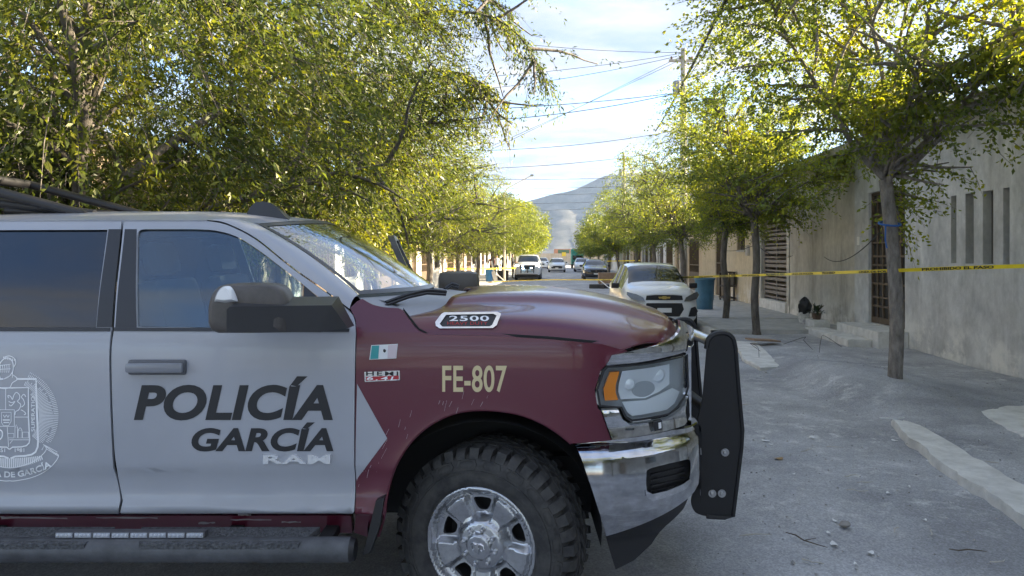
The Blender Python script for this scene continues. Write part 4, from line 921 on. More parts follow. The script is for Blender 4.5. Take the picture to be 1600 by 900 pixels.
for i in range(n):
    v = gtv0 - .4 + (gtv1 + .6 - gtv0) * i / n; dv = (gtv1 + .6 - gtv0) / n; zz = .02 * (i % 2)
    P = [S(UW - .75, v), S(UW + .1, v), S(UW + .1, v + dv), S(UW - .75, v + dv)]
    aw.add([(P[0].x, P[0].y, 2.98 + zz), (P[1].x, P[1].y, 3.42 + zz), (P[2].x, P[2].y, 3.42 + .02 - zz), (P[3].x, P[3].y, 2.98 + .02 - zz)], [(0, 1, 2, 3)])
child(aw.build("awning", mat("rusty_sheet", (.16, .07, .05), .7, .2, col2=(.24, .15, .11), vscale=5), None, merge=True), sl)
# generic fronts
def house(name, label, v0, v1, side, h, mw, openings, roofm=None, group=None, depth=7, par=.0):
    u = UW if side > 0 else -6.35
    root = tag(empty(name, S(u, (v0 + v1) / 2)), label, "house", group)
    holes = [rect(a, c, e, f) for k, a, c, e, f in openings]
    child(wall_sheet("wall", rect(v0 + .01, v1 - .01, -.1, h), holes, u, mw, None, .18, side), root)
    q = 1 if side > 0 else -1
    for vv in (v0 + .02, v1 - .2): child(sbox(MB(), u + q * .19, u + q * depth, vv, vv + .18, -.1, h).build("wall", mw, None), root)
    child(sbox(MB(), u - q * .25, u + q * depth, v0 + .03, v1 - .03, h, h + .14).build("roof", roofm or m_roofslab, None), root)
    child(sbox(MB(), u + q * (depth - .1), u + q * depth, v0 + .25, v1 - .25, -.1, h - .02).build("wall", mw, None), root)
    for k, a, c, e, f in openings:
        if k == 'window':
            w = child(sbox(MB(), u + q * .10, u + q * .12, a, c, e, f).build("window", mat("pane_glass", (.03, .035, .04), .08), None), root)
            n = max(2, int((c - a) / .16))
            for i in range(n + 1): vb = a + (c - a) * i / n; child(sbox(MB(), u - q * .03, u - q * .015, vb - .008, vb + .008, e - .03, f + .03).build("window_bar", m_iron, None), root)
            child(sbox(MB(), u - q * .05, u + q * .06, a - .06, c + .06, e - .07, e - .005).build("sill", m_conc, None), root)
        elif k == 'gate':
            g = empty("gate"); g.parent = root; g.matrix_parent_inverse = Matrix.Translation(-root.location)
            n = max(4, int((c - a) / .13))
            for i in range(n + 1): vb = a + .03 + (c - a - .06) * i / n; sbox(MB(), u + q * .04, u + q * .065, vb - .012, vb + .012, e, f).build("bar", m_iron, g)
            for z in (e + .05, (e + f) / 2, f - .05): sbox(MB(), u + q * .03, u + q * .075, a, c, z - .025, z + .025).build("rail", m_iron, g)
            sbox(MB(), u + q * .035, u + q * .07, a + .04, c - .04, e + .07, e + .85).build("kick_panel", m_iron, g)
            child(sbox(MB(), u + q * 1.6, u + q * 1.7, a - .3, c + .3, 0, f + .1).build("porch_back", mw, None), root)
        elif k == 'door':
            d = child(sbox(MB(), u + q * .08, u + q * .13, a, c, e, f).build("door", m_iron, None), root)
            for zz in (e + .25, (e + f) / 2 + .1): child(sbox(MB(), u + q * .065, u + q * .079, a + .12, c - .12, zz, zz + .7).build("door_panel", m_iron, None), root)
    return root
house("cream_house", "cream painted house with narrow barred window and dark iron gate", gtv1 + .02, 33.0, 1, 3.25, m_cream, [('window', vpx(1164), vpx(1153), 1.95, 3.0), ('gate', vpx(1134), vpx(1118), .15, 2.75)])
m_w1 = stained("ochre_paint", (.50, .40, .28), (.58, .48, .35), (.38, .30, .21)); m_w2 = stained("white_paint", (.68, .66, .62), (.76, .74, .70), (.5, .48, .45)); m_w3 = stained("pale_green_paint", (.38, .42, .36), (.45, .49, .42), (.3, .32, .28)); m_w4 = stained("block_grey", (.30, .29, .28), (.38, .37, .35), (.24, .23, .22)); m_w5 = stained("terracotta_paint", (.45, .23, .14), (.52, .28, .18), (.33, .17, .11))
house("unseen_shade_house", "unseen bare grey block house added for shade next to the slit-window house", -14, 2.9, 1, 4.1, m_w4, [('window', -2, -.6, 1.2, 2.4), ('door', -6, -5, .1, 2.3)])  # out-of-view neighbour, added to shade the pickup and near foliage
fronts = [(33.0, 40.5, m_w1, 3.2, "ochre house with a wide iron gate past the cream house"), (40.5, 48, m_w2, 3.0, "white house with a wide iron gate beside the ochre house"), (48, 56, m_w4, 3.4, "bare block house facing the parked black sedan"), (56, 65, m_w1, 3.1, "ochre house among the far trees with a front gate"), (65, 75, m_w3, 3.2, "pale green house on the black sedan's side of the street"), (75, 86, m_w2, 3.0, "far white house on the black sedan's side of the street"), (86, 100, m_w4, 3.3, "last grey house on the black sedan's side of the street")]
for v0, v1, mw, h, lb in fronts:
    L_ = v1 - v0; house("street_house", lb, v0, v1, 1, h, mw, [('gate', v0 + .6, v0 + 3.2, .12, 2.5), ('window', v0 + 4.2, v0 + 5.5, 1.1, 2.3), ('door', v1 - 1.5, v1 - .6, .12, 2.3)], group="single storey houses with gates along the street")
fl_ = [(2, 9.5, m_w4, 3.2, "grey house hidden by the big leafy tree"), (9.5, 17, m_w1, 3.3, "ochre house behind the leaning dense tree"), (17, 25, m_w2, 3.1, "white house behind the second leafy tree"), (25, 33, m_cream, 3.2, "sunlit cream house with iron gate behind the pickup's hood"), (33, 41, m_w2, 3.3, "sunlit white house past the cream one"), (41, 50, m_w1, 3.1, "ochre house beside the far police pickup"), (50, 60, m_w4, 3.3, "grey house past the far police pickup"), (60, 72, m_w2, 3.2, "white house on the street lamp side far down the street"), (72, 86, m_w3, 3.2, "green house on the street lamp side far down the street"), (86, 100, m_w1, 3.3, "last ochre house on the street lamp side")]
for v0, v1, mw, h, lb in fl_:
    house("street_house", lb, v0, v1, -1, h, mw, [('gate', v0 + .6, v0 + 3.4, .14, 2.5), ('window', v0 + 4.3, v0 + 5.7, 1.1, 2.3), ('door', v1 - 1.5, v1 - .6, .14, 2.3)], group="single storey houses with gates along the street")
# end of the street
eh = tag(empty("end_house", S(2.5, 128)), "terracotta topped wall with yellow and green sign closing the far end of the street", "building")
child(sbox(MB(), -6, 10, 128, 128.3, 0, 2.1).build("wall", m_w1, None), eh); child(sbox(MB(), -.5, 3.5, 131, 137, 0, 2.9).build("upper_wall", m_w5, None), eh)
child(sbox(MB(), .9, 1.6, 127.9, 127.98, 1.6, 2.3).build("sign_panel", mat("sign_yellow", (.72, .50, .03), .5), None), eh); child(sbox(MB(), .2, 2.2, 128.05, 128.2, 2.12, 2.75).build("green_panel", mat("sign_green", (.10, .16, .09), .8), None), eh)
# ------------------------------------------------------------------ trees
def leaf_mat(name, dark, mid, light):
    m = bpy.data.materials.new(name); m.use_nodes = True; nt = m.node_tree; nt.nodes.clear(); N = nt.nodes.new; L = nt.links.new
    o = N("ShaderNodeOutputMaterial"); at = N("ShaderNodeAttribute"); at.attribute_name = "tone"
    r = N("ShaderNodeValToRGB"); r.color_ramp.elements[0].color = (*dark, 1); r.color_ramp.elements[1].color = (*light, 1); e = r.color_ramp.elements.new(.5); e.color = (*mid, 1)
    L(at.outputs["Fac"], r.inputs[0])
    d = N("ShaderNodeBsdfDiffuse"); t = N("ShaderNodeBsdfTranslucent"); g = N("ShaderNodeBsdfGlossy"); g.inputs["Roughness"].default_value = .38; g.inputs[0].default_value = (.8, .82, .75, 1)
    L(r.outputs[0], d.inputs[0]); hs = N("ShaderNodeHueSaturation"); hs.inputs["Saturation"].default_value = 1.15; hs.inputs["Value"].default_value = 1.7; L(r.outputs[0], hs.inputs["Color"]); L(hs.outputs[0], t.inputs[0])
    a = N("ShaderNodeMixShader"); a.inputs[0].default_value = .46; L(d.outputs[0], a.inputs[1]); L(t.outputs[0], a.inputs[2])
    b_ = N("ShaderNodeMixShader"); b_.inputs[0].default_value = .035; L(a.outputs[0], b_.inputs[1]); L(g.outputs[0], b_.inputs[2]); L(b_.outputs[0], o.inputs[0])
    MATS[name] = m; return m
m_leafA = leaf_mat("leaf_green", (.048, .070, .022), (.115, .140, .030), (.32, .31, .042))
m_leafB = leaf_mat("leaf_yellow_green", (.078, .110, .028), (.175, .205, .038), (.38, .37, .05))
m_bark = mat("bark", (.13, .115, .10), .95, bump=1.0, bscale=38, col2=(.30, .27, .24), vscale=14, stretch=(1, 1, .35))
m_barkd = mat("bark_dark", (.08, .07, .058), .95, bump=.8, bscale=30, col2=(.18, .16, .14), vscale=10, stretch=(1, 1, .35))
def tree(name, label, base, height, radius, seed, mleaf, leaves=22000, trunk_h=2.2, trunk_r=.12, lean=(0, 0), limbs=7, low=.35, shell=.45, zc=None, hh=None, leaf_l=.075, leaf_w=.017, droop=.6, group=None, bark=None, squash=1.0, extra=(), bias=(0, 0), fork=0):
    rnd = random.Random(seed); nr = np.random.default_rng(seed)
    root = tag(empty(name, base), label, "tree", group)
    wood = MB(); tips = []; nforce = 0
    top = Vector((lean[0], lean[1], trunk_h))
    tp = [Vector((0, 0, -.15)), Vector((0, 0, .0)), Vector((lean[0]*.15 + rnd.uniform(-.05, .05), lean[1]*.15, trunk_h*.3)), Vector((lean[0]*.5 + rnd.uniform(-.08, .08), lean[1]*.5, trunk_h*.65)), top]
    tp = crm(tp, 4); n_ = len(tp)
    wood.tube(tp, [trunk_r * (1.7 - .85 * min(1, i / 4) if i < 5 else .85 - .12 * (i - 4) / n_) for i in range(n_)], 12)
    def limb(p, d, L, r, level, up):
        k = 5; pts = [p.copy()]; dd = d.normalized()
        for i in range(k):
            dd = (dd + Vector((rnd.uniform(-.22, .22), rnd.uniform(-.22, .22), rnd.uniform(-.12, .16) + up)) ).normalized()
            pts.append(pts[-1] + dd * L / k)
        wood.tube(pts, [r * (1 - .72 * i / k) for i in range(k + 1)], 7 if level < 2 else 5, cap=False)
        return pts
    cz = zc or trunk_h + (height - trunk_h) * .5; HHh = hh or (height - trunk_h * low * 1.4) * .5 * squash
    def inside(q): 
        a = Vector(((q.x - lean[0] - bias[0]) / radius, (q.y - lean[1] - bias[1]) / radius, (q.z - cz) / (HHh * 1.1)))
        return a.length < 1.08
    subs = []
    az0 = rnd.uniform(0, 6.28)
    for i in range(limbs):
        az = az0 + i * 2.399 + rnd.uniform(-.25, .25); t = i / max(1, limbs - 1)
        st = tp[-1 - rnd.randint(0, 2)] if i % 2 else tp[-1]
        el = R(22 + 52 * t) if i < limbs - 1 else R(82)
        L = radius * (1.0 - .1 * t) * rnd.uniform(.85, 1.1) + (height - trunk_h) * .35 * t
        d = Vector((math.cos(az) * math.cos(el), math.sin(az) * math.cos(el), math.sin(el)))
        pts = limb(st, d, L, trunk_r * rnd.uniform(.30, .45), 1, .03)
        subs.append(pts)
    for e in extra:
        pts = [Vector(q) for q in e]; wood.tube(crm(pts, 3), [.035 * (1 - .8 * i / (3 * (len(pts) - 1))) for i in range(3 * (len(pts) - 1) + 1)], 6, cap=False); subs.append(pts)
    tw = []
    for pts in subs:
        for j in range(1, len(pts)):
            for q in range(3):
                d0 = (pts[j] - pts[j-1]).normalized(); az = rnd.uniform(0, 6.28); o_ = d0.orthogonal().normalized(); o_ = Matrix.Rotation(az, 3, d0) @ o_
                d = (d0 * .55 + o_ * .8 + Vector((0, 0, .12))).normalized(); st = pts[j-1].lerp(pts[j], rnd.random())
                sp = limb(st, d, radius * rnd.uniform(.28, .5), .018 + .004 * radius, 2, -.02)
                tw.append(sp)
        tw.append(pts[-3:])
    starts = []; dirs = []; forced = []
    for e in extra:
        pts = [Vector(q_) for q_ in e]; cr = crm(pts, 8)
        for j in range(4, len(cr)):
            for q in range(5):
                d0 = (cr[j] - cr[j-1]).normalized(); forced.append((cr[j-1].lerp(cr[j], rnd.random()), (d0 * .4 + Vector((rnd.gauss(0, .45), rnd.gauss(0, .45), rnd.gauss(-.25, .3)))).normalized()))
    for sp in tw:
        for j in range(1, len(sp)):
            for q in range(4):
                p = sp[j-1].lerp(sp[j], rnd.random()); d0 = (sp[j] - sp[j-1]).normalized()
                d = (d0 * .5 + Vector((rnd.gauss(0, .6), rnd.gauss(0, .6), rnd.gauss(.05, .45)))).normalized()
                starts.append(p); dirs.append(d)
    # low skirt and outer shell so the crown closes where the photograph shows it closed
    nsh = int(len(starts) * shell)
    for _ in range(nsh):
        a = rnd.uniform(0, 6.28); h_ = rnd.uniform(-.9, 1); rr = math.sqrt(max(0, 1 - h_ * h_)) * rnd.uniform(.55, 1.0)
        q = Vector((lean[0] + bias[0] + radius * rr * math.cos(a), lean[1] + bias[1] + radius * rr * math.sin(a), cz + h_ * HHh * rnd.uniform(.8, 1)))
        if mnoise.noise(q * .75 + Vector((seed, 0, 0))) < -.12: continue
        starts.append(q); dirs.append(Vector((math.cos(a), math.sin(a), rnd.uniform(-.5, .5))).normalized())
    P = np.array([tuple(p) for p in starts]); Dv = np.array([tuple(d) for d in dirs]); nt_ = len(P)
    keep = np.array([inside(Vector(p)) and mnoise.noise(Vector(p) * .9 + Vector((seed, 3, 0))) > -.30 for p in P]) | (nr.random(nt_) < .12); P = P[keep]; Dv = Dv[keep]; nt_ = len(P)
    if forced: P = np.vstack([P, np.array([tuple(a_) for a_, _ in forced])]); Dv = np.vstack([Dv, np.array([tuple(d_) for _, d_ in forced])]); nt_ = len(P)
    per = max(6, leaves // max(1, nt_)); TL = nr.uniform(.30, .62, nt_) * (.6 + .13 * radius)
    s_ = (np.arange(per) + .5) / per
    s_ = np.clip(s_[None, :] + nr.normal(0, .03, (nt_, per)), 0.02, 1.05)
    C = P[:, None, :] + Dv[:, None, :] * (s_ * TL[:, None])[:, :, None]
    C[:, :, 2] -= droop * (s_ ** 2) * TL[:, None] * .8
    C = C.reshape(-1, 3); n = len(C)
    C += nr.normal(0, .025, C.shape)
    ax = np.repeat(Dv, per, 0) * .7 + nr.normal(0, .62, (n, 3)); ax[:, 2] -= droop * .75
    ax /= np.linalg.norm(ax, axis=1)[:, None]
    wv = np.cross(ax, nr.normal(0, 1, (n, 3))); wv /= np.linalg.norm(wv, axis=1)[:, None] + 1e-9
    ln = leaf_l * nr.uniform(.65, 1.3, n); wd = leaf_w * nr.uniform(.8, 1.3, n); nn = np.cross(ax, wv) * (ln * .12)[:, None]
    V = np.empty((n, 4, 3)); V[:, 0] = C; V[:, 1] = C + ax * (ln * .45)[:, None] + wv * wd[:, None] + nn; V[:, 2] = C + ax * ln[:, None]; V[:, 3] = C + ax * (ln * .45)[:, None] - wv * wd[:, None] + nn
    me = bpy.data.meshes.new("crown"); me.vertices.add(n * 4); me.vertices.foreach_set("co", V.reshape(-1).astype(np.float32)); me.loops.add(n * 4); me.loops.foreach_set("vertex_index", np.arange(n * 4, dtype=np.int32))
    me.polygons.add(n); me.polygons.foreach_set("loop_start", np.arange(0, n * 4, 4, dtype=np.int32)); me.polygons.foreach_set("loop_total", np.full(n, 4, dtype=np.int32)); me.update(calc_edges=True)
    cl = np.array([mnoise.noise(Vector(p) * 1.1 + Vector((0, seed, 0))) for p in P]); tone = np.repeat(np.clip(nr.normal(.42, .12, nt_) + cl * .55, 0, 1), per) + nr.normal(0, .12, n)
    at = me.attributes.new("tone", 'FLOAT', 'FACE'); at.data.foreach_set("value", np.clip(tone, 0, 1).astype(np.float32))
    link_mesh("crown", me, mleaf, root)
    # fine twigs
    tb = MB()
    for i in range(0, nt_, 2):
        p = Vector(P[i]); d = Vector(Dv[i]); L = TL[i]; tb.tube([p, p + d * L * .5 - Vector((0, 0, droop * .2 * L)), p + d * L - Vector((0, 0, droop * .8 * L))], [.006, .004, .002], 3, cap=False)
    wood.v += tb.v; k0 = len(wood.v) - len(tb.v); wood.f += [[i + k0 for i in f] for f in tb.f]; wood.sm += tb.sm
    me2 = bpy.data.meshes.new("trunk"); me2.from_pydata([tuple(p) for p in wood.v], [], wood.f); me2.polygons.foreach_set("use_smooth", [True] * len(wood.f)); me2.update()
    link_mesh("trunk", me2, bark or m_bark, root)
    return root
RT_ = [(4.28, 9.45, "ash tree with blue rope round its trunk before the barred door", 7.6, 2.5, 2.5, .105, 42000),
       (4.38, 16.2, "slim leaning tree before the slatted garage gate", 6.4, 1.95, 2.4, .10, 36000),
       (4.40, 19.2, "slim dark-trunked tree between the blue barrel and the garage gate", 6.0, 1.9, 2.3, .10, 32000),
       (4.45, 26.0, "leafy tree behind the small white hatchback", 6.4, 2.2, 2.3, .12, 22000),
       (4.3, 32.5, "leafy tree before the ochre house near the utility pole", 6.2, 2.15, 2.2, .12, 20000),
       (4.3, 40.0, "leafy tree beside the brown crate", 6.0, 2.15, 2.2, .12, 15000),
       (4.2, 49.0, "leafy tree overhanging the black sedan", 5.8, 2.15, 2.0, .12, 12000),
       (4.3, 60.0, "leafy tree past the black sedan", 5.6, 2.1, 2.0, .12, 9000),
       (4.3, 74.0, "far tree past the second utility pole", 5.4, 2.4, 2.0, .12, 7000),
       (4.3, 92.0, "last tree on the black sedan's side of the street", 4.6, 2.2, 1.9, .12, 6000)]
RT_ += [(4.3, -4.5, "tree before the door of the bare grey block house", 6.6, 2.4, 2.4, .12, 14000), (4.3, -12.0, "tree at the far end of the bare grey block house", 6.6, 2.6, 2.4, .12, 9000)]
for i, (u, v, lb, h, r_, th, tr_, lv) in enumerate(RT_):
    p = S(u, v, gz(u, v) if 3 < v < 16 else .1)
    far = v > 24; k = max(1, abs(v) / 30)
    tree("street_tree", lb, p, h, r_, 20 + i, m_leafB, lv, th, tr_, lean=((-.12, 0) if i == 0 else (-.10 + .05 * (i % 3), 0)), limbs=8, leaf_l=.066 * k ** .8, leaf_w=.017 * k ** .8, droop=.35, bark=m_bark if i == 0 else m_barkd, group="street trees along the houses")
tree("street_tree", "shaded tree whose branches hang in beside the slit windows", S(5.0, 4.6, .03), 7.2, 2.6, 77, m_leafB, 15000, 3.0, .13, limbs=8, leaf_l=.085, leaf_w=.020, droop=.45, group="street trees along the houses", extra=[[(0, 0, 3.0), (-.2, 1.2, 3.6), (-.3, 2.4, 3.9), (-.5, 3.6, 3.8), (-.6, 4.3, 3.5)], [(0, 0, 3.2), (-.6, 1.2, 4.2), (-1.0, 2.6, 4.7), (-1.1, 3.6, 4.8)]])
LT_ = [(-4.6, 6.6, "big dense dark green tree overhanging the pickup's cab", 7.8, 3.1, 1.9, .15, 105000, .85),
       (-4.5, 11.6, "wide bright tree with drooping willowy twigs past the dense one", 7.6, 3.1, 2.0, .14, 110000, .85),
       (-4.4, 17.5, "yellow green tree behind the pickup's windscreen", 6.0, 2.7, 1.8, .14, 50000, .6),
       (-4.3, 24.0, "rounded tree before the white house gate", 5.6, 2.5, 1.8, .13, 22000, .6),
       (-4.2, 31.0, "pale tree beside the cream house column", 5.8, 2.6, 1.8, .13, 17000, .6),
       (-4.3, 39.0, "dusty low tree beside the blue barrel and planks", 5.2, 2.6, 1.7, .14, 14000, .6),
       (-4.2, 47.0, "tree standing over the group of people", 5.6, 2.6, 1.9, .13, 11000, .5),
       (-4.0, 56.0, "bright yellow tree behind the far police pickup", 6.0, 2.9, 1.9, .13, 10000, .5),
       (-3.8, 67.0, "yellow feathery tree past the street lamp", 6.6, 3.0, 2.0, .13, 9000, .5),
       (-3.8, 80.0, "far yellow tree on the street lamp side", 6.2, 3.0, 2.0, .13, 7000, .5),
       (-3.8, 97.0, "last tree on the street lamp side", 5.4, 2.4, 2.0, .12, 7000, .5)]
LT_ += [(-4.4, -5.5, "leafy tree on the pavement beyond the pickup's tailgate", 7.0, 2.8, 2.2, .14, 20000, .6), (-4.4, -13.0, "leafy tree well along the pavement from the pickup's tailgate", 6.6, 2.8, 2.2, .14, 10000, .6)]
for i, (u, v, lb, h, r_, th, tr_, lv, lo) in enumerate(LT_):
    k = max(1, abs(v) / 26)
    ex = [[(.5, 0, 4.2), (2.0, -.2, 5.4), (3.2, -.3, 5.5), (3.9, -.4, 5.1), (4.3, -.4, 4.4)], [(.5, .2, 4.0), (2.0, .1, 4.6), (3.0, 0, 4.6), (3.7, 0, 4.1)], [(.4, .2, 4.6), (1.8, .3, 5.9), (3.0, .2, 6.1), (3.8, .1, 5.6)]] if i == 1 else ()
    tree("street_tree", lb, S(u, v, .13), h, r_, 50 + i, m_leafA if i < 2 else m_leafB, lv, th, tr_, limbs=9, low=lo, leaf_l=.078 * k ** .8, leaf_w=.0115 * k ** .9, droop=.85 if i < 2 else .5, group="street trees along the houses", squash=1.12 if i < 2 else 1.0, bark=m_barkd, extra=ex, shell=2.2 if i < 2 else .6, zc=4.5 if i < 2 else None, hh=3.3 if i < 2 else None)
# ------------------------------------------------------------------ vehicles down the street
m_cwhite = mat("white_car_paint", (.72, .73, .74), .28, 0, .8); m_cdark = mat("black_car_paint", (.016, .017, .02), .22, 0, 1.0); m_csilver = mat("silver_white_paint", (.62, .64, .66), .28, .1, .8)
m_cglass = mat("car_glass", (.012, .016, .018), .04, 0, .6); m_tyre2 = mat("plain_tyre", (.02, .02, .021), .85); m_alloy = mat("alloy", (.5, .5, .52), .3, .9)
m_lens = mat("headlight_lens", (.62, .64, .66), .12, .5, .8); m_plate_w = mat("number_plate_white", (.75, .75, .74), .5); m_trim = mat("car_trim", (.014, .014, .015), .5)
def car(name, label, u, v, st, paint, group=None, yaw=0.0, grille=None, nolights=False, pick=False, cat="car", badge=None, z=0.022):
    """st: stations along the length, front at x=0: (x, z_low, z_belt, z_top, half_belt, half_top)"""
    root = tag(empty(name, S(u, v, z), -TH - R(90) + yaw), label, cat, group)
    xs = [s_[0] for s_ in st]
    tabs = [[(s_[0], s_[k]) for s_ in st] for k in range(1, 6)]
    def sec(x):
        zl, zb, zt, wb, wt = [lerp_tab(x, t) for t in tabs]
        return [(wb * .88, zl), (wb * .975, zl + .10), (wb, zl + (zb - zl) * .55), (wb * .985, zb - .03), (wb * .955, zb + .01), (wt + (wb*.94 - wt) * .35, zb + (zt - zb) * .62), (wt, zt - .045), (wt * .88, zt - .01), (wt * .5, zt + .012), (0, zt + .018)]
    X = []
    for a, c in zip(xs, xs[1:]):
        n = max(2, int((c - a) / .09)); X += [a + (c - a) * i / n for i in range(n)]
    X.append(xs[-1]); K = 10
    rows = [sec(x) for x in X]
    # soften along the length
    for _ in range(2):
        rows = [[tuple((rows[max(0, i-1)][k][d] + 2 * rows[i][k][d] + rows[min(len(rows)-1, i+1)][k][d]) / 4 for d in (0, 1)) for k in range(K)] if 0 < i < len(rows) - 1 else rows[i] for i in range(len(rows))]
    cow, rf0, rf1, dk = st[0][6]['glass']      # cowl, roof front, roof rear, rear deck
    whl = st[0][6]['wheels']; wr = st[0][6].get('wr', .30)
    faces = {'body': MB(), 'ws': MB(), 'rw': MB(), 'sw-1': MB(), 'sw1': MB()}
    def P(i, k, sgn, out=0): y, z_ = rows[i][k]; return Vector((-X[i], sgn * (y + out), z_ + out * .3))
    for i in range(len(X) - 1):
        xm = (X[i] + X[i+1]) / 2
        for k in range(K - 1):
            key = 'body'
            if cow < xm < rf0 and k >= 6: key = 'ws'
            elif rf1 < xm < dk and k >= 6 and not pick: key = 'rw'
            elif k in (4, 5) and cow + .28 < xm < min(dk - .15, rf1 + .55): key = 'sw'
            skip = key == 'body' and k < 3 and any(abs(xm - wx) < wr * 1.14 and (rows[i][k][1] + rows[i][k+1][1]) / 2 < wr + math.sqrt(max(0, (wr * 1.14) ** 2 - (xm - wx) ** 2)) for wx in whl)
            if skip: continue
            for sgn in (-1, 1):
                faces[key + str(sgn) if key == 'sw' else key].add([P(i, k, sgn), P(i+1, k, sgn), P(i+1, k+1, sgn), P(i, k+1, sgn)], [(0, 1, 2, 3)], True)
    for i in (0, len(X) - 1):
        ring = [P(i, k, -1) for k in range(K)] + [P(i, k, 1) for k in range(K - 2, -1, -1)]; faces['body'].add(ring, [list(range(len(ring)))], False)
    body = faces['body'].build("body", paint, root, sharp=50, merge=True)
    faces['ws'].build("windscreen", m_cglass, root, merge=True)
    if faces['rw'].v: faces['rw'].build("rear_window", m_cglass, root, merge=True)
    for sgn in (-1, 1): faces['sw' + str(sgn)].build("side_window", m_cglass, root, merge=True)
    for q in (.33, .62):      # window pillars
        xx = cow + .3 + (min(dk - .15, rf1 + .55) - cow - .3) * q; s2 = sec(xx)
        for sgn in (-1, 1):
            b = MB(); b.tube([Vector((-xx, sgn * (s2[k][0] + .004), s2[k][1])) for k in (4, 5, 6)], .03, 6); b.build("window_pillar", paint, root)
    for wx in whl:
        for sgn in (-1, 1):
            yy = sgn * (lerp_tab(wx, tabs[3]) - .01)
            w = empty("wheel", (-wx, yy, wr)); w.parent = root; w.rotation_euler = (0, 0, 0 if sgn < 0 else math.pi)
            b = MB(); b.lathe([(wr * .62, .0), (wr * .68, -.012), (wr * .95, -.01), (wr, .03), (wr, .16), (wr * .95, .19), (wr * .6, .19)], 28, 'y'); b.build("tyre", m_tyre2, w)
            b = MB(); b.lathe([(wr * .63, .0), (wr * .58, .02), (wr * .5, .04)], 24, 'y')
            for k in range(5):
                t = k * 2 * math.pi / 5; b.tube([(0, .012, 0), (wr * .6 * math.cos(t), .015, wr * .6 * math.sin(t))], wr * .09, 6)
            b.lathe([(0, .0), (wr * .14, .004), (wr * .16, .03)], 12, 'y'); b.build("rim", m_alloy, w)
            b = MB(); b.lathe([(0, .10), (wr * 1.1, .10)], 20, 'y'); b.build("arch_lining", m_trim, w)
    b = MB(); b.box((-xs[-1] + .12, -st[2][4] * .86, .16), (-.15, st[2][4] * .86, .34)); b.build("underbody", m_trim, root)
    f = st[0][6]['front']; wF = f['w']
    def plate(nm, pts, x, m, th=.02, par=None):
        """front-facing shape from (y, z, x-offset) points"""
        b = MB(); n_ = len(pts); A = [Vector((x - p[2], p[0], p[1])) for p in pts]
        b.add(A + [p - Vector((th, 0, 0)) for p in A], [list(range(n_)), list(range(2*n_-1, n_-1, -1))] + [[i, i+n_, (i+1) % n_+n_, (i+1) % n_] for i in range(n_)]); return b.build(nm, m, par or root)
    if f.get('grille'):
        for g, gm in f['grille']: plate("grille", [(y, z_, o) for y, z_, o in g], .015, gm, .05)
    for sgn in (-1, 1):
        hl = [(sgn * y, z_, o) for y, z_, o in f['lamp']]; l_ = plate("headlight", hl if sgn > 0 else hl[::-1], .012, f.get('lm', m_lens), .06)
        if f.get('fog'):
            fg = [(sgn * y, z_, o) for y, z_, o in f['fog']]; plate("fog_lamp", fg if sgn > 0 else fg[::-1], .012, m_trim, .05)
        b = MB(); zb = lerp_tab(cow + .25, tabs[1]); yb = lerp_tab(cow + .25, tabs[3])
        b.box((-cow - .42, sgn * (yb + .01), zb + .02), (-cow - .30, sgn * (yb + .19), zb + .15), ch=.03); b.build("wing_mirror", f.get('mm', m_trim), root)
    b = MB(); b.box((.0, -.16, f['pz'] - .05), (.03, .16, f['pz'] + .05)); b.build("number_plate", m_plate_w, root)
    if badge: badge(plate)
    # wiper and cowl line
    b = MB(); b.tube([(-cow + .01, -.45, lerp_tab(cow, tabs[2]) + .01), (-cow - .06, .1, lerp_tab(cow + .06, tabs[2]) + .03)], .01, 5); b.build("wiper", m_trim, root)
    return root
# small white hatchback
A = {'glass': (.86, 1.52, 3.05, 3.55), 'wheels': (.68, 3.05), 'wr': .30, 'front': {'w': .78, 'pz': .50,
     'lamp': [(.44, .70, -.04), (.58, .71, -.02), (.74, .75, .03), (.82, .84, .16), (.80, .90, .24), (.62, .86, .03), (.48, .79, -.04)],
     'grille': [([(-.42, .73, .0), (.42, .73, .0), (.40, .83, .01), (.2, .845, .0), (-.2, .845, .0), (-.40, .83, .01)], m_trim), ([(-.34, .36, .0), (.34, .36, .0), (.44, .52, .0), (.40, .66, .0), (-.40, .66, .0), (-.44, .52, .0)], m_trim)],
     'fog': [(.54, .36, -.03), (.70, .36, .0), (.76, .48, .02), (.70, .58, -.0), (.60, .55, -.03)], 'lm': mat("hatch_lamp", (.16, .165, .17), .15, .5, .9)}}
hatch = [(0, .28, .60, .86, .60, .52, A), (.10, .22, .64, .93, .76, .62), (.35, .20, .78, 1.00, .83, .70), (.86, .20, .90, 1.08, .845, .70), (1.2, .20, .93, 1.34, .845, .62), (1.52, .20, .95, 1.50, .845, .60), (2.2, .20, .97, 1.545, .845, .60), (3.05, .22, .99, 1.50, .84, .58), (3.45, .26, 1.0, 1.20, .82, .60), (3.62, .32, .95, 1.05, .76, .62)]
def bow(plate):
    g = mat("gold_badge", (.55, .40, .12), .35, .6)
    plate("bowtie_badge", [(-.12, .765, 0), (-.045, .765, 0), (-.045, .75, 0), (.045, .75, 0), (.045, .765, 0), (.12, .765, 0), (.135, .805, 0), (.045, .805, 0), (.045, .82, 0), (-.045, .82, 0), (-.045, .805, 0), (-.135, .805, 0)], .03, g, .012)
car("parked_hatchback", "small white hatchback parked facing the pickup with a gold bowtie badge", 2.42, 16.5, hatch, m_cwhite, yaw=R(3), badge=bow)
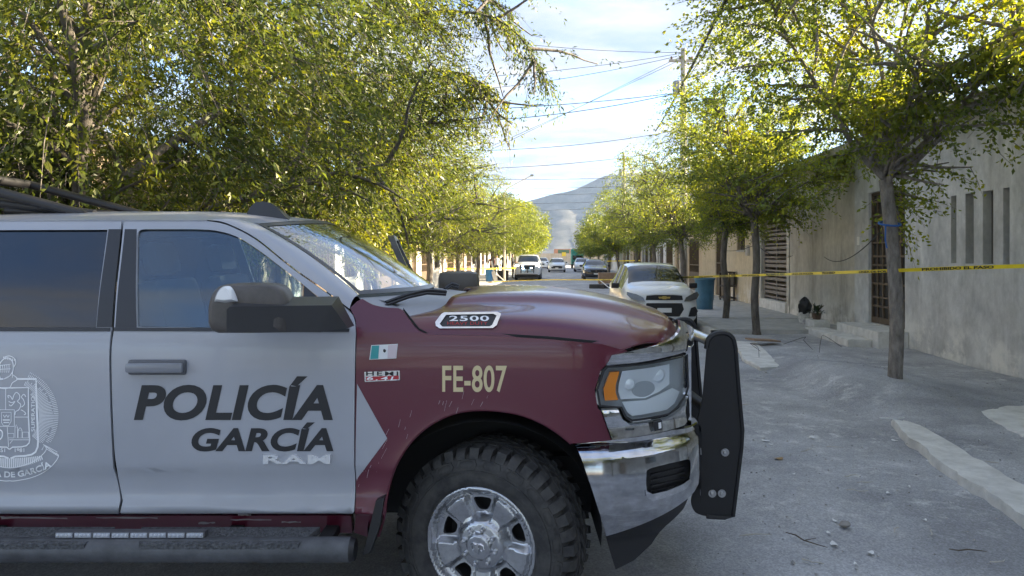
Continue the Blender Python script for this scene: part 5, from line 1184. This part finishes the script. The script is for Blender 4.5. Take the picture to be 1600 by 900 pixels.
# saloons
def saloon(front): return [(0, .28, .58, .72, .62, .52, front), (.12, .22, .64, .80, .80, .66), (.5, .20, .74, .90, .88, .74), (1.25, .20, .88, 1.00, .90, .76), (1.7, .20, .92, 1.26, .90, .66), (2.1, .20, .93, 1.42, .90, .60), (2.8, .20, .94, 1.455, .90, .60), (3.4, .22, .95, 1.38, .90, .60), (3.95, .24, .96, 1.10, .88, .68), (4.5, .28, .93, 1.04, .84, .68), (4.62, .36, .86, .96, .76, .62)]
Bf = {'glass': (1.25, 2.1, 3.1, 3.95), 'wheels': (.88, 3.55), 'wr': .325, 'front': {'w': .8, 'pz': .44, 'lamp': [(.48, .63, .03), (.66, .64, .09), (.80, .68, .28), (.82, .76, .34), (.70, .76, .22), (.52, .70, .06)],
      'grille': [([(-.34, .54, 0), (.34, .54, 0), (.40, .70, 0), (-.40, .70, 0)], m_trim), ([(-.55, .28, .02), (.55, .28, .02), (.5, .38, .02), (-.5, .38, .02)], m_trim)]}}
def wing(plate): plate("emblem", [(-.06, .60, 0), (.06, .60, 0), (.07, .64, 0), (.04, .67, 0), (-.04, .67, 0), (-.07, .64, 0)], .03, m_chrome, .01)
car("parked_sedan", "black sedan parked under the trees beyond the brown crate", 2.75, 51.0, saloon(Bf), m_cdark, badge=wing)
Bw = {**Bf, 'front': {**Bf['front'], 'grille': [([(-.52, .40, 0), (.52, .40, 0), (.62, .62, .02), (.3, .66, 0), (-.3, .66, 0), (-.62, .62, .02)], m_trim), ([(-.5, .26, .02), (.5, .26, .02), (.46, .33, .02), (-.46, .33, .02)], m_trim)]}}
car("white_sedan", "white sedan standing in the middle of the street with a dark wide grille", .0, 74.0, saloon(Bw), m_csilver)
car("white_sedan", "white car parked right behind the black sedan", 2.75, 76.0, saloon(Bf), m_cwhite)
car("white_sedan", "white car parked far off behind the police pickup with lit lamps", -1.9, 90.0, saloon(Bf), m_cwhite)
# far police pickup
Pf = {'glass': (1.25, 1.95, 3.3, 3.5), 'wheels': (.85, 4.0), 'wr': .38, 'front': {'w': .9, 'pz': .62, 'lamp': [(.58, .88, .02), (.78, .90, .05), (.86, .95, .14), (.86, 1.06, .16), (.72, 1.06, .05), (.58, 1.03, .02)],
      'grille': [([(-.5, .78, 0), (.5, .78, 0), (.52, 1.06, 0), (-.52, 1.06, 0)], m_trim)], 'fog': [(.62, .56, .02), (.78, .58, .04), (.78, .66, .04), (.62, .66, .02)],
      'lm': mat("lit_lamp", (.9, .9, .85), .2, emit=(1.0, .93, .75, 2.2)), 'mm': m_cwhite}}
pk = [(0, .42, .85, 1.00, .78, .70, Pf), (.10, .36, .92, 1.08, .90, .78), (.5, .34, 1.02, 1.16, .93, .80), (1.25, .34, 1.10, 1.22, .93, .78), (1.6, .34, 1.12, 1.52, .93, .68), (1.95, .34, 1.13, 1.74, .93, .64), (2.6, .34, 1.14, 1.79, .93, .64), (3.3, .36, 1.14, 1.76, .93, .64), (3.45, .36, 1.14, 1.22, .93, .80), (5.2, .42, 1.12, 1.18, .92, .82)]
def guard(plate):
    for z_ in (.62, .80, .98): plate("push_bar", [(-.48, z_, -.1), (.48, z_, -.1), (.48, z_ + .05, -.1), (-.48, z_ + .05, -.1)], .02, m_plate, .05)
    for y_ in (-.46, 0, .42): plate("push_bar_post", [(y_, .50, -.12), (y_ + .05, .50, -.12), (y_ + .05, 1.06, -.12), (y_, 1.06, -.12)], .02, m_plate, .05)
    for y_, z_ in ((-.33, 1.0), (-.30, .83), (.28, .86)):
        plate("strobe_lamp", [(y_ - .07, z_ - .03, -.16), (y_ + .07, z_ - .03, -.16), (y_ + .07, z_ + .03, -.16), (y_ - .07, z_ + .03, -.16)], .02, mat("strobe_blue", (.5, .8, 1.0), .2, emit=(.45, .75, 1.0, 4.0)), .03)
car("far_police_pickup", "far white police pickup with blue strobe lamps on its dark push bar", -2.05, 50.5, pk, m_cwhite, pick=True, cat="pickup truck", badge=guard)
gv_ = tag(empty("green_van", S(2.75, 97)), "green covered van parked beyond the white cars", "van"); m_tarp = mat("green_tarp", (.02, .22, .16), .5)
child(sbox(MB(), 1.9, 3.6, 97.3, 100.5, .55, 2.6, .12).build("cargo_box", m_tarp, None), gv_); child(sbox(MB(), 1.95, 3.55, 95.9, 97.28, .45, 1.95, .18).build("cab", m_tarp, None), gv_)
child(sbox(MB(), 2.1, 3.4, 95.86, 95.9, 1.2, 1.75, .01).build("windscreen", m_cglass, None), gv_); child(sbox(MB(), 2.0, 3.5, 95.8, 95.9, .45, .62, .02).build("bumper", m_trim, None), gv_)
for uu in (1.95, 3.35):
    for v_ in (96.6, 99.6): b = MB(); b.lathe([(.15, 0), (.34, 0), (.36, .04), (.36, .18), (.34, .22), (.15, .22)], 20, 'x', Matrix.Rotation(-TH, 4, 'Z') @ Matrix.Translation((uu, v_, .36))); child(b.build("wheel", m_tyre2, None), gv_)
# ------------------------------------------------------------------ poles, wires, street lamp
m_pole = mat("pole_concrete", (.36, .33, .27), .9, col2=(.45, .42, .36), vscale=6); m_wire = mat("wire_black", (.015, .015, .016), .7)
PT = unpx(1068, 76, 30.0)
def pole(base, top, label):
    root = tag(empty("utility_pole", base), label, "utility pole")
    b = MB(); b.tube([(0, 0, -.2), (0, 0, top)], [.17, .115], 12); b.build("shaft", m_pole, root)
    b = MB(); b.box((-.6, -.05, top - .55), (.45, .05, top - .45)); b.build("crossarm", m_pole, root)
    for x in (-.5, -.15, .35):
        b = MB(); b.lathe([(.02, 0), (.05, .03), (.03, .06), (.05, .09), (.02, .13), (0, .13)], 10, 'z', Matrix.Translation((x, 0, top - .45))); b.build("insulator", mat("porcelain", (.2, .12, .08), .3), root)
    b = MB(); b.lathe([(.16, 0), (.19, .02), (.19, .5), (.15, .56), (0, .57)], 14, 'z', Matrix.Translation((-.26, 0, top - 1.9)), cap=True); b.build("junction_box", mat("box_grey", (.3, .3, .3), .6), root)
pole(Vector((PT.x, 30.0, .1)), PT.z - .1, "tall concrete utility pole rising behind the trees by the ochre house")
p2_ = unpx(975, 240, 62.0); pole(Vector((p2_.x, 62.0, .1)), p2_.z - .1, "second utility pole far down the street above the trees")
lp = unpx(788, 300, 45.0); lt_ = unpx(831, 274, 43.0)
sl_ = tag(empty("street_lamp", (lp.x, 45, .1)), "thin street lamp arm reaching over the road above the yellow trees", "street lamp")
b = MB(); b.tube([(0, 0, 0), (0, 0, lp.z - .1)], [.08, .05], 8); b.build("pole", m_pole, sl_)
b = MB(); b.tube([(0, 0, lp.z - .3), (.15, -.2, lp.z + .1), (lt_.x - lp.x, -2, lt_.z - .1)], .03, 6); b.build("arm", m_steel, sl_)
b = MB(); b.box((lt_.x - lp.x - .1, -2.4, lt_.z - .16), (lt_.x - lp.x + .1, -1.9, lt_.z - .06), ch=.03); b.build("lamp_head", m_steel, sl_)
def wire(p, q, sag, r, label, grp="overhead wires crossing the street"):
    p, q = Vector(p), Vector(q); pts = [p.lerp(q, t / 16) - Vector((0, 0, 4 * sag * (t / 16) * (1 - t / 16))) for t in range(17)]
    b = MB(); b.tube(pts, r, 5, cap=False); tag(b.build("overhead_wire", m_wire), label, "wire", grp)
W1 = "thin wire running from the utility pole across the street to the leafy trees"
for (lx, ly, ld), (rx, ry, rd), sg, r_ in (((620, 40, 26), (1062, 82, 30), .25, .010), ((600, 128, 26), (1060, 84, 30), .2, .010), ((600, 150, 30), (1058, 88, 30), .3, .010), ((520, 176, 24), (1050, 146, 30), .2, .016), ((520, 190, 26), (1050, 147, 30), .45, .016), ((600, 300, 34), (1060, 95, 30), .1, .008), ((560, 330, 36), (1060, 90, 30), .1, .008)):
    wire(unpx(lx, ly, ld), unpx(rx, ry, rd), sg, r_, W1)
W2 = "sagging wire strung across the street between the far trees"
for (lx, ly, ld), (rx, ry, rd), sg, r_ in (((560, 232, 34), (1050, 205, 42), .5, .016), ((560, 262, 40), (1050, 235, 48), .5, .016), ((600, 276, 50), (1020, 276, 55), .2, .016), ((640, 292, 62), (1010, 290, 66), .2, .016), ((640, 303, 70), (1010, 300, 74), .2, .014), ((700, 318, 84), (1010, 312, 88), .2, .014), ((700, 330, 90), (1010, 322, 94), .2, .014)):
    wire(unpx(lx, ly, ld), unpx(rx, ry, rd), sg, r_, W2)
W3 = "service wire dropping steeply past the utility pole along the houses"
for (fx, fy, fd), (nx, ny, nd), sg, r_, in (((1024, 205, 42), (1142, -15, 9.5), .12, .030), ((1050, 150, 30), (1168, -15, 9), .10, .010), ((1062, 120, 30), (1180, -20, 9), .2, .010), ((1060, 85, 30), (1158, -25, 10), .15, .008), ((1070, 130, 30), (1230, -15, 9), .3, .010)):
    wire(unpx(fx, fy, fd), unpx(nx, ny, nd), sg, r_, W3, "cables running along the right-hand houses")
wire(unpx(744, 190, 20), unpx(800, 300, 44), .1, .006, "faint slack wire hanging down from the bright tree")
# ------------------------------------------------------------------ police tape
m_tape = mat("tape_yellow", (.80, .62, .02), .4, col2=(.72, .55, .02), vscale=6); m_ink = mat("tape_ink", (.02, .02, .015), .5)
def tape(pts, label, w=.07, words=True, tw=.6):
    P = [Vector(p) for p in crm(pts, 14)]; root = None
    L = [0]
    for a, c in zip(P, P[1:]): L.append(L[-1] + (c - a).length)
    def at(s_):
        s_ = max(0, min(L[-1] - 1e-6, s_)); i = max(k for k in range(len(L)) if L[k] <= s_); i = min(i, len(P) - 2)
        t = (s_ - L[i]) / (L[i+1] - L[i]); return P[i].lerp(P[i+1], t), (P[i+1] - P[i]).normalized()
    def pt(s_, h, o=0):
        p, d = at(s_); tws = .35 * math.sin(s_ * .9 + 1) * tw + .12 * math.sin(s_ * 2.7); nn = Vector((d.y, -d.x, 0)).normalized(); up = Vector((0, 0, 1)) * math.cos(tws) + nn * math.sin(tws)
        f = d.cross(up).normalized(); f = -f if f.y > 0 else f
        return p + up * (h - .5) * w + f * o
    n = int(L[-1] / .18); b = MB()
    b.add([pt(L[-1] * i / n, h) for i in range(n + 1) for h in (0, 1)], [[2*i, 2*i+2, 2*i+3, 2*i+1] for i in range(n)], True)
    o = tag(b.build("barrier_tape", m_tape), label, "barrier tape")
    if words:
        s_ = max(.2, L[-1] - 19); k = 0
        while s_ < L[-1] - 1.0:
            body = ("LÍNEA DE POLICÍA", "PROHIBIDO EL PASO")[k % 2]; ln = .86; s0 = s_
            text_on("lettering", body, lambda a, c: pt(s0 + ln * (1 - a) if P[0].x > P[-1].x and False else s0 + ln * a, .12 + .76 * c, .005), m_ink, o, None, bold=.035)
            s_ += ln + .32; k += 1
    return o
# runs from the far side to the near tree so the words read left to right
tape([unpx(762, 441, 44), unpx(840, 437.5, 36), unpx(960, 437, 25), unpx(1080, 433, 17.5), unpx(1180, 430, 14.0), unpx(1290, 426.5, 11), unpx(1380, 423.5, 9.35), unpx(1480, 419.5, 8.5), unpx(1620, 415, 7.6)], "yellow police line tape with black words stretched past the tree and hatchback", .044, tw=.4)
tape([unpx(640, 419, 40), unpx(735, 420, 42), unpx(806, 419, 44)], "short run of yellow tape before the blue barrel and planks", .07, False)
tape([unpx(948, 408, 50), unpx(1000, 407, 46)], "short run of yellow tape tied between trees behind the hatchback", .07, False)
# ------------------------------------------------------------------ street clutter
def barrel(p, h, r_, m, label):
    root = tag(empty("plastic_barrel", p), label, "barrel")
    b = MB(); b.lathe([(0, .0), (r_ * .78, 0), (r_ * .8, .03), (r_ * .9, h * .5), (r_ * .985, h * .93), (r_, h * .94)], 24); b.build("body", m, root)
    b = MB(); b.lathe([(r_ * .94, h * .94), (r_ * 1.05, h * .94), (r_ * 1.05, h), (r_ * .95, h), (r_ * .90, h * .3), (0, h * .28)], 24); b.build("rim", m, root)
m_blue = mat("barrel_blue", (.045, .13, .20), .5, col2=(.06, .17, .25), vscale=5)
q = unpx(1101, 0, 22.0); barrel(Vector((q.x, 22.0, .12)), .95, .30, m_blue, "faded blue plastic barrel beside the white hatchback")
q = unpx(764, 0, 45.0); barrel(Vector((q.x, 45.0, .13)), .85, .24, mat("barrel_bright_blue", (.02, .13, .30), .5), "bright blue barrel beside the leaning pale plank")
for (x0, y0), (x1, y1), w in (((768, 408), (772, 428), .12), ((771, 425), (775, 441), .30), ((776, 428), (790, 441), .07)):
    a = unpx(x0, y0, 43.5); c = unpx(x1, y1, 43.2); c.z = max(c.z, .13); b = MB(); b.tube([a, c], w / 2, 4); tag(b.build("leaning_plank", mat("pale_plank", (.6, .58, .54), .7)), "pale plank leaning beside the bright blue barrel", "plank", "planks by the barrel")
dc = tag(empty("dark_crate", S(-3.55, 47.8, .13)), "dark slatted crate on the pavement beside the far police pickup", "crate"); m_cd = mat("crate_dark", (.05, .045, .04), .8)
for i in range(4): child(sbox(MB(), -3.9, -3.2, 47.57, 47.595, .14 + i * .15, .27 + i * .15).build("slat", m_cd, None), dc)
child(sbox(MB(), -3.89, -3.21, 47.6, 48.1, .135, .70).build("box", m_cd, None), dc); child(sbox(MB(), -3.93, -3.17, 47.56, 48.13, .72, .75).build("lid", m_cd, None), dc)
cr_ = tag(empty("brown_crate", S(2.75, 41, .02)), "large brown wooden crate in the road before the black sedan", "crate")
m_wood = mat("crate_wood", (.26, .17, .11), .8, col2=(.33, .23, .15), vscale=6)
for i in range(4): child(sbox(MB(), 2.35, 3.75, 40.9, 40.93, .18 + i * .15, .32 + i * .15).build("plank", m_wood, None), cr_)
child(sbox(MB(), 2.37, 3.73, 40.935, 42.0, .17, .77).build("box", m_wood, None), cr_)
for uu in (2.36, 3.60): child(sbox(MB(), uu, uu + .12, 40.86, 40.895, .1, .79).build("batten", m_wood, None), cr_)
rp = slab("rubble_heap", [(1.75, 38.2), (2.5, 38.1), (2.9, 38.7), (2.4, 39.1), (1.8, 38.9)], .0, .22, mat("rubble_dark", (.05, .05, .05), .9), 4, "low dark heap of rubbish in the road by the brown crate", "rubbish heap", .08)
b = MB(); b.tube([S(2.2, 38.0, .5), S(2.75, 37.6, .04)], .03, 6); tag(b.build("white_pole", mat("white_pole_paint", (.7, .7, .68), .5)), "short white pole leaning on the rubbish heap", "pole")
# chair-like stand by the cream wall
st_ = tag(empty("dark_stand", S(6.2, vpx(1148) , .12)), "dark wooden stand leaning by the cream wall behind the thin tree", "stand")
vv = vpx(1149); m_dw = mat("dark_wood", (.035, .028, .024), .6)
for a, c in ((vv - .32, 1.15), (vv + .32, 1.15)):
    child(sbox(MB(), 6.0, 6.05, a - .03, a + .03, .12, c).build("leg", m_dw, None), st_); child(sbox(MB(), 6.35, 6.4, a - .03, a + .03, .12, c).build("leg", m_dw, None), st_)
for z in (1.12, .62, .2): child(sbox(MB(), 5.98, 6.42, vv - .36, vv + .36, z, z + .05).build("shelf", m_dw, None), st_)
child(sbox(MB(), 6.38, 6.43, vv - .3, vv + .3, .68, 1.1).build("back_panel", m_dw, None), st_)
child(sbox(MB(), UW - .10, UW - .01, vpx(1172), vpx(1169), 1.75, 2.1).build("meter_box", mat("meter_grey", (.45, .44, .42), .5), None), [o for o in COL.objects if o.name.startswith("cream_house")][0])
# block, pot plant and bag at the doorstep
vb = vpx(1318); b = sbox(MB(), 5.75, 6.1, vb - .3, vb + .3, .06, .30, .015); tag(b.build("concrete_block", m_kerb), "pale concrete block by the wall under a small plant", "block")
pl = tag(empty("pot_plant", S(5.92, vb + .05, .30)), "small dark leafy plant standing on the concrete block", "plant")
b = MB(); b.lathe([(0, 0), (.08, 0), (.11, .14), (.10, .14), (.0, .11)], 14); b.build("pot", mat("pot_brown", (.12, .08, .06), .8), pl)
b = MB(); random.seed(2)
for i in range(90):
    a = random.uniform(0, 6.28); e = random.uniform(.1, 1.4); d = Vector((math.cos(a) * math.cos(e), math.sin(a) * math.cos(e), math.sin(e))); L = random.uniform(.12, .34); sd = d.cross(Vector((0, 0, 1))).normalized() * .022; o_ = Vector((0, 0, .12))
    b.add([o_ + d * L * .3, o_ + d * L * .7 + sd, o_ + d * L - Vector((0, 0, .05)), o_ + d * L * .7 - sd], [(0, 1, 2, 3)])
b.build("leaves", mat("plant_leaf", (.03, .05, .02), .6), pl)
bg = MB(); random.seed(6)
bg.grid(lambda a, c: (lambda t, f: S(5.88, vb + .72) + Vector(((.13 + .03 * math.sin(5 * t + 3 * f)) * math.sin(f) * math.cos(t) * (1.1 if f < 1.5 else 1), .16 * math.sin(f) * math.sin(t), .07 + .46 + .22 * math.cos(f) + .03 * math.sin(4 * t))))(2 * math.pi * a, math.pi * c), 16, 10)
tag(bg.build("black_bag", mat("bag_black", (.012, .013, .015), .4), merge=True), "black rubbish bag tied on a pale sack by the wall", "bag")
bg = MB(); bg.grid(lambda a, c: (lambda t, f: S(5.88, vb + .72) + Vector(((.12 + .025 * math.sin(3 * t)) * math.sin(f) ** .6 * math.cos(t), .14 * math.sin(f) ** .6 * math.sin(t), .06 + .22 + .20 * math.cos(f))))(2 * math.pi * a, math.pi * c), 16, 10)
tag(bg.build("pale_sack", mat("sack_white", (.72, .70, .65), .9, col2=(.34, .32, .3), vscale=9), merge=True), "pale lumpy sack under the black bag by the wall", "sack")
# rope on the trunk and the cable to the wall
tb_ = S(4.28, 9.45, 0) + Vector((-.07, 0, 0)); b = MB()
b.tube([tb_ + Vector((.125 * math.cos(t), .125 * math.sin(t), 2.16 + .03 * math.sin(t))) for t in [2 * math.pi * i / 16 for i in range(17)]], .014, 6, False); b.tube([tb_ + Vector((-.10, -.10, 2.15)), tb_ + Vector((-.12, -.13, 1.95)), tb_ + Vector((-.10, -.13, 1.85))], .010, 5)
tag(b.build("blue_rope", mat("rope_blue", (.03, .12, .38), .7)), "blue rope knotted round the ash tree's trunk", "rope")
a = tb_ + Vector((-.13, 0, 2.05)); c = S(UW - .03, vpx(1290), 1.72); wire(a, c, .22, .008, "grey cable slung from the ash tree trunk to the bare wall", None)
c2 = S(4.38, 16.2, 2.0); wire(c2, S(UW - .03, vpx(1240), 1.75), .15, .008, "thin cable slung from the slim tree to the gate", None); wire(c2, S(UW - .03, 29, 2.0), .1, .008, "thin cable slung from the slim tree along the cream wall", None)
# wooden board and bent reinforcing wires on the pavement
a = unpx(1192, 541, 13.9); b = MB(); b.box((-.30, -.14, 0), (.30, .14, .03), Matrix.Translation((a.x, a.y, .12)) @ Matrix.Rotation(.3, 4, 'Z') @ Matrix.Rotation(.08, 4, 'Y')); tag(b.build("wooden_board", m_wood), "flat brown board lying in the dust past the bull bar", "board")
for i, (px, py) in enumerate(((1186, 560), (1270, 548), (1280, 553))):
    g = ground_d(py, .05); p0 = unpx(px, py, g); random.seed(i + 3); L = random.uniform(.4, .8); pts = [p0 + Vector((0, 0, .02)), p0 + Vector((.15 * random.uniform(-1, 1), .1, L * .35)), p0 + Vector((.3 * random.uniform(-1, 1), .2, L * .45)), p0 + Vector((.6 * random.uniform(-1, 1), .3, .08))]
    b = MB(); b.tube(crm(pts, 5), .004, 5); tag(b.build("bent_wire", mat("rusty_wire", (.05, .04, .035), .8)), "bent rusty wire sticking up from the dusty verge", "wire", "bent wires on the verge")
# litter one can count, gravel one cannot
def litter(name, px, py, label, cat, kind, size, ang, m, group):
    u_, v_ = g2s(px, py, .03); zz = max(gz(u_, v_), .024 if u_ < 3.15 else 0) + .004; p = S(u_, v_, zz); M_ = Matrix.Translation(p) @ Matrix.Rotation(ang, 4, 'Z'); b = MB(); random.seed(px)
    if kind == 'twig':
        pts = [Vector((size * (t - .5), size * .08 * math.sin(t * 5 + px), .008 + .01 * random.random())) for t in (0, .25, .5, .75, 1)]; b.tube(pts, [.003, .0045, .0045, .0035, .002], 6, True, M_)
        if size > .2: b.tube([pts[2], pts[2] + Vector((size * .2, size * .15, .02))], [.003, .002], 5, True, M_)
    elif kind == 'leaf': 
        n = 10; b.add([M_ @ Vector((size * (.5 * math.cos(t) * (1.2 if k % 3 else .9)), size * .36 * math.sin(t), .004 + .005 * math.cos(2 * t))) for k, t in enumerate([2 * math.pi * i / n for i in range(n)])] + [M_ @ Vector((0, 0, .003))], [[i, (i+1) % n, n] for i in range(n)])
    elif kind == 'stone':
        b.grid(lambda a, c: M_ @ (Vector((math.cos(2*math.pi*a) * math.sin(math.pi*c), math.sin(2*math.pi*a) * math.sin(math.pi*c) * .8, .6 * math.cos(math.pi*c) + .4)) * size * .5 * (1 + .18 * mnoise.noise(Vector((5 * a + px, 5 * c, 1))))), 8, 6)
    tag(b.build(name, m, merge=kind == 'stone'), label, cat, group)
m_tw = mat("dry_twig", (.10, .08, .06), .9); m_tp = mat("pale_twig", (.45, .42, .37), .9); m_dl = mat("dry_leaf", (.33, .22, .10), .8); m_bit = mat("paper_scrap", (.70, .70, .70), .8)
litter("fallen_leaf", 1217, 716, "brown fallen leaf lying on the road past the bull bar", "leaf", 'leaf', .085, .3, m_dl, None)
litter("stone", 1320, 822, "fist sized pale stone lying on the road", "stone", 'stone', .075, 0, mat("stone_pale", (.30, .28, .26), .9), None)
for i, (px, py, sz, an) in enumerate(((1258, 846, .28, -.9), (1512, 862, .20, -.25), (1550, 725, .10, -.6), (1165, 633, .12, .1), (1180, 838, .2, .0), (1270, 880, .12, -.5), (1330, 745, .12, .1), (1260, 705, .15, .5), (1305, 700, .14, -.5), (1340, 768, .16, 0), (1352, 756, .12, .1), (1400, 830, .10, .8), (1560, 880, .12, .4), (1455, 835, .1, .9))):
    litter("twig", px, py, "dry twig lying on the dusty road", "twig", 'twig', sz, an, m_tw if i < 2 else m_tp, "twigs on the road")
for i, (px, py, sz) in enumerate(((1196, 688, .07), (1268, 683, .07), (1398, 684, .06), (1205, 694, .04), (1303, 850, .06), (1360, 863, .05), (1388, 770, .04), (1445, 812, .03), (1337, 881, .03), (1305, 813, .04), (1530, 690, .03), (1450, 720, .03), (1295, 832, .035), (1240, 740, .03), (1420, 760, .03))):
    litter("paper_scrap", px, py, "small white scrap lying on the dusty road", "scrap", 'leaf', sz, px * .37, m_bit, "white scraps on the road")
a = unpx(1393, 654, ground_d(654, .05)); b = MB(); b.tube([a + Vector((.13 * math.cos(t), .05 * math.sin(t), .012)) for t in [math.pi + .2 + i * .33 for i in range(9)]], .006, 5); tag(b.build("plastic_strap", m_bit), "curled white plastic strap near the tree mound", "strap")
random.seed(9); gv = MB()
for i in range(2600):
    v_ = 1.5 + 13 * random.random() ** 1.3; u_ = random.uniform(-1.0, 6.3); s_ = random.uniform(.004, .016) * (1.6 if random.random() < .05 else 1)
    p = S(u_, v_, (max(gz(u_, v_), .02)) + s_ * .3); rr = [Vector((random.uniform(.6, 1) * s_ * x, random.uniform(.6, 1) * s_ * y, random.uniform(.5, .8) * s_ * z)) for x, y, z in ((1, 0, 0), (-.5, .86, 0), (-.5, -.86, 0), (0, 0, 1))]
    gv.add([p + r_ for r_ in rr], [(0, 1, 3), (1, 2, 3), (2, 0, 3)])
tag(gv.build("gravel", mat("gravel_grey", (.2, .195, .19), .95, col2=(.42, .41, .39), vscale=14)), "fine loose gravel strewn over the dusty road", "gravel", kind="stuff")
# ------------------------------------------------------------------ people by the far police pickup
def person(px, py_foot, D, hgt, top, legs, label, yaw=0, seed=0, arm=0.0):
    random.seed(seed); k = hgt / 1.72
    J = {'pelvis': (0, 0, .93), 'waist': (0, 0, 1.08), 'chest': (0, .01, 1.30), 'neck': (0, 0, 1.46), 'jaw': (0, -.02, 1.55), 'head': (0, -.005, 1.63), 'crown': (0, 0, 1.70)}
    Rr = {'pelvis': .135, 'waist': .125, 'chest': .15, 'neck': .055, 'jaw': .07, 'head': .088, 'crown': .06}
    E = [('pelvis', 'waist'), ('waist', 'chest'), ('chest', 'neck'), ('neck', 'jaw'), ('jaw', 'head'), ('head', 'crown')]
    for s_, n in ((-1, 'l'), (1, 'r')):
        st = .06 * s_
        for nm, p, r_ in ((n + 'hip', (.09 * s_, 0, .88), .095), (n + 'knee', (.10 * s_, -.03 + st * .3, .50), .062), (n + 'ank', (.105 * s_, .02 + st * .4, .09), .042), (n + 'toe', (.115 * s_, -.14 + st * .4, .035), .035), (n + 'sho', (.19 * s_, .01, 1.40), .062), (n + 'elb', (.25 * s_, .03 - arm * .05, 1.13 + arm * .02), .045), (n + 'wri', (.24 * s_ * (1 - arm * .4), -.06 - arm * .22, .90 + arm * .22), .032), (n + 'han', (.235 * s_ * (1 - arm * .5), -.09 - arm * .26, .82 + arm * .28), .035)): J[nm] = p; Rr[nm] = r_
        E += [('pelvis', n + 'hip'), (n + 'hip', n + 'knee'), (n + 'knee', n + 'ank'), (n + 'ank', n + 'toe'), ('chest', n + 'sho'), (n + 'sho', n + 'elb'), (n + 'elb', n + 'wri'), (n + 'wri', n + 'han')]
    ks = list(J); me = bpy.data.meshes.new("person"); me.from_pydata([tuple(c * k for c in J[n]) for n in ks], [(ks.index(a), ks.index(c)) for a, c in E], [])
    o = bpy.data.objects.new("tmp_person", me); COL.objects.link(o)
    md = o.modifiers.new("skin", 'SKIN')
    sv = me.skin_vertices[0].data
    for i, n in enumerate(ks): sv[i].radius = (Rr[n] * k, Rr[n] * k * (.8 if n in ('pelvis', 'waist', 'chest') else 1)); sv[i].use_root = (n == 'pelvis')
    sb = o.modifiers.new("sub", 'SUBSURF'); sb.levels = 1; sb.render_levels = 1
    dg = bpy.context.evaluated_depsgraph_get(); dg.update(); m2 = bpy.data.meshes.new_from_object(o.evaluated_get(dg)); bpy.data.objects.remove(o)
    m2.materials.clear()
    for mm in (legs, top, mat("skin_tone", (.35, .20, .13), .6), mat("dark_hair", (.02, .017, .015), .6), mat("shoe_black", (.02, .02, .02), .6)): m2.materials.append(mm)
    for p in m2.polygons:
        c = p.center / k; p.use_smooth = True
        p.material_index = 4 if c.z < .10 else 0 if c.z < .96 and abs(c.x) < .2 else 3 if c.z > 1.64 or (c.z > 1.54 and c.y > .03) else 2 if c.z > 1.47 or (abs(c.x) > .2 and c.z < .95) or (arm and c.y < -.2 and abs(c.x) < .2 and c.z > .9) else 1
    ob = bpy.data.objects.new("person", m2); COL.objects.link(ob)
    q = unpx(px, py_foot, D); ob.location = (q.x, D, .13 if px < 803 else .02); ob.rotation_euler = (0, 0, yaw); tag(ob, label, "person"); return ob
blk = mat("cloth_black", (.012, .012, .014), .85); kh = mat("cloth_khaki", (.10, .08, .055), .9); nav = mat("cloth_navy", (.03, .035, .06), .9); rd = mat("cloth_maroon", (.16, .05, .045), .9); wh = mat("cloth_white", (.6, .58, .55), .9); jn = mat("cloth_jeans", (.05, .06, .09), .9)
person(801, 437, 50.5, 1.76, blk, kh, "officer in black top and khaki trousers beside the far pickup's wheel", R(70), 1, 1.0)
person(787, 437, 53.0, 1.78, nav, blk, "person in dark navy clothes under the trees by the far pickup", R(20), 2)
person(768, 437, 49.5, 1.66, rd, jn, "person in reddish patterned top standing behind the blue barrel", R(-30), 3, .6)
person(776, 436, 52.0, 1.68, wh, jn, "person in white top among the group by the trees", R(10), 4)
# ------------------------------------------------------------------ haze
hz = MB(); hz.box((-1100, -140, -1.2), (1600, 1900, 245)); ho = hz.build("haze", None); tag(ho, kind="stuff")
hm = bpy.data.materials.new("haze_air"); hm.use_nodes = True; hn = hm.node_tree; hn.nodes.clear()
h_o = hn.nodes.new("ShaderNodeOutputMaterial"); h_v = hn.nodes.new("ShaderNodeVolumePrincipled"); h_v.inputs["Color"].default_value = (.50, .68, 1.0, 1); h_v.inputs["Density"].default_value = .00013; h_v.inputs["Anisotropy"].default_value = .3
hn.links.new(h_v.outputs[0], h_o.inputs["Volume"]); ho.data.materials.append(hm)
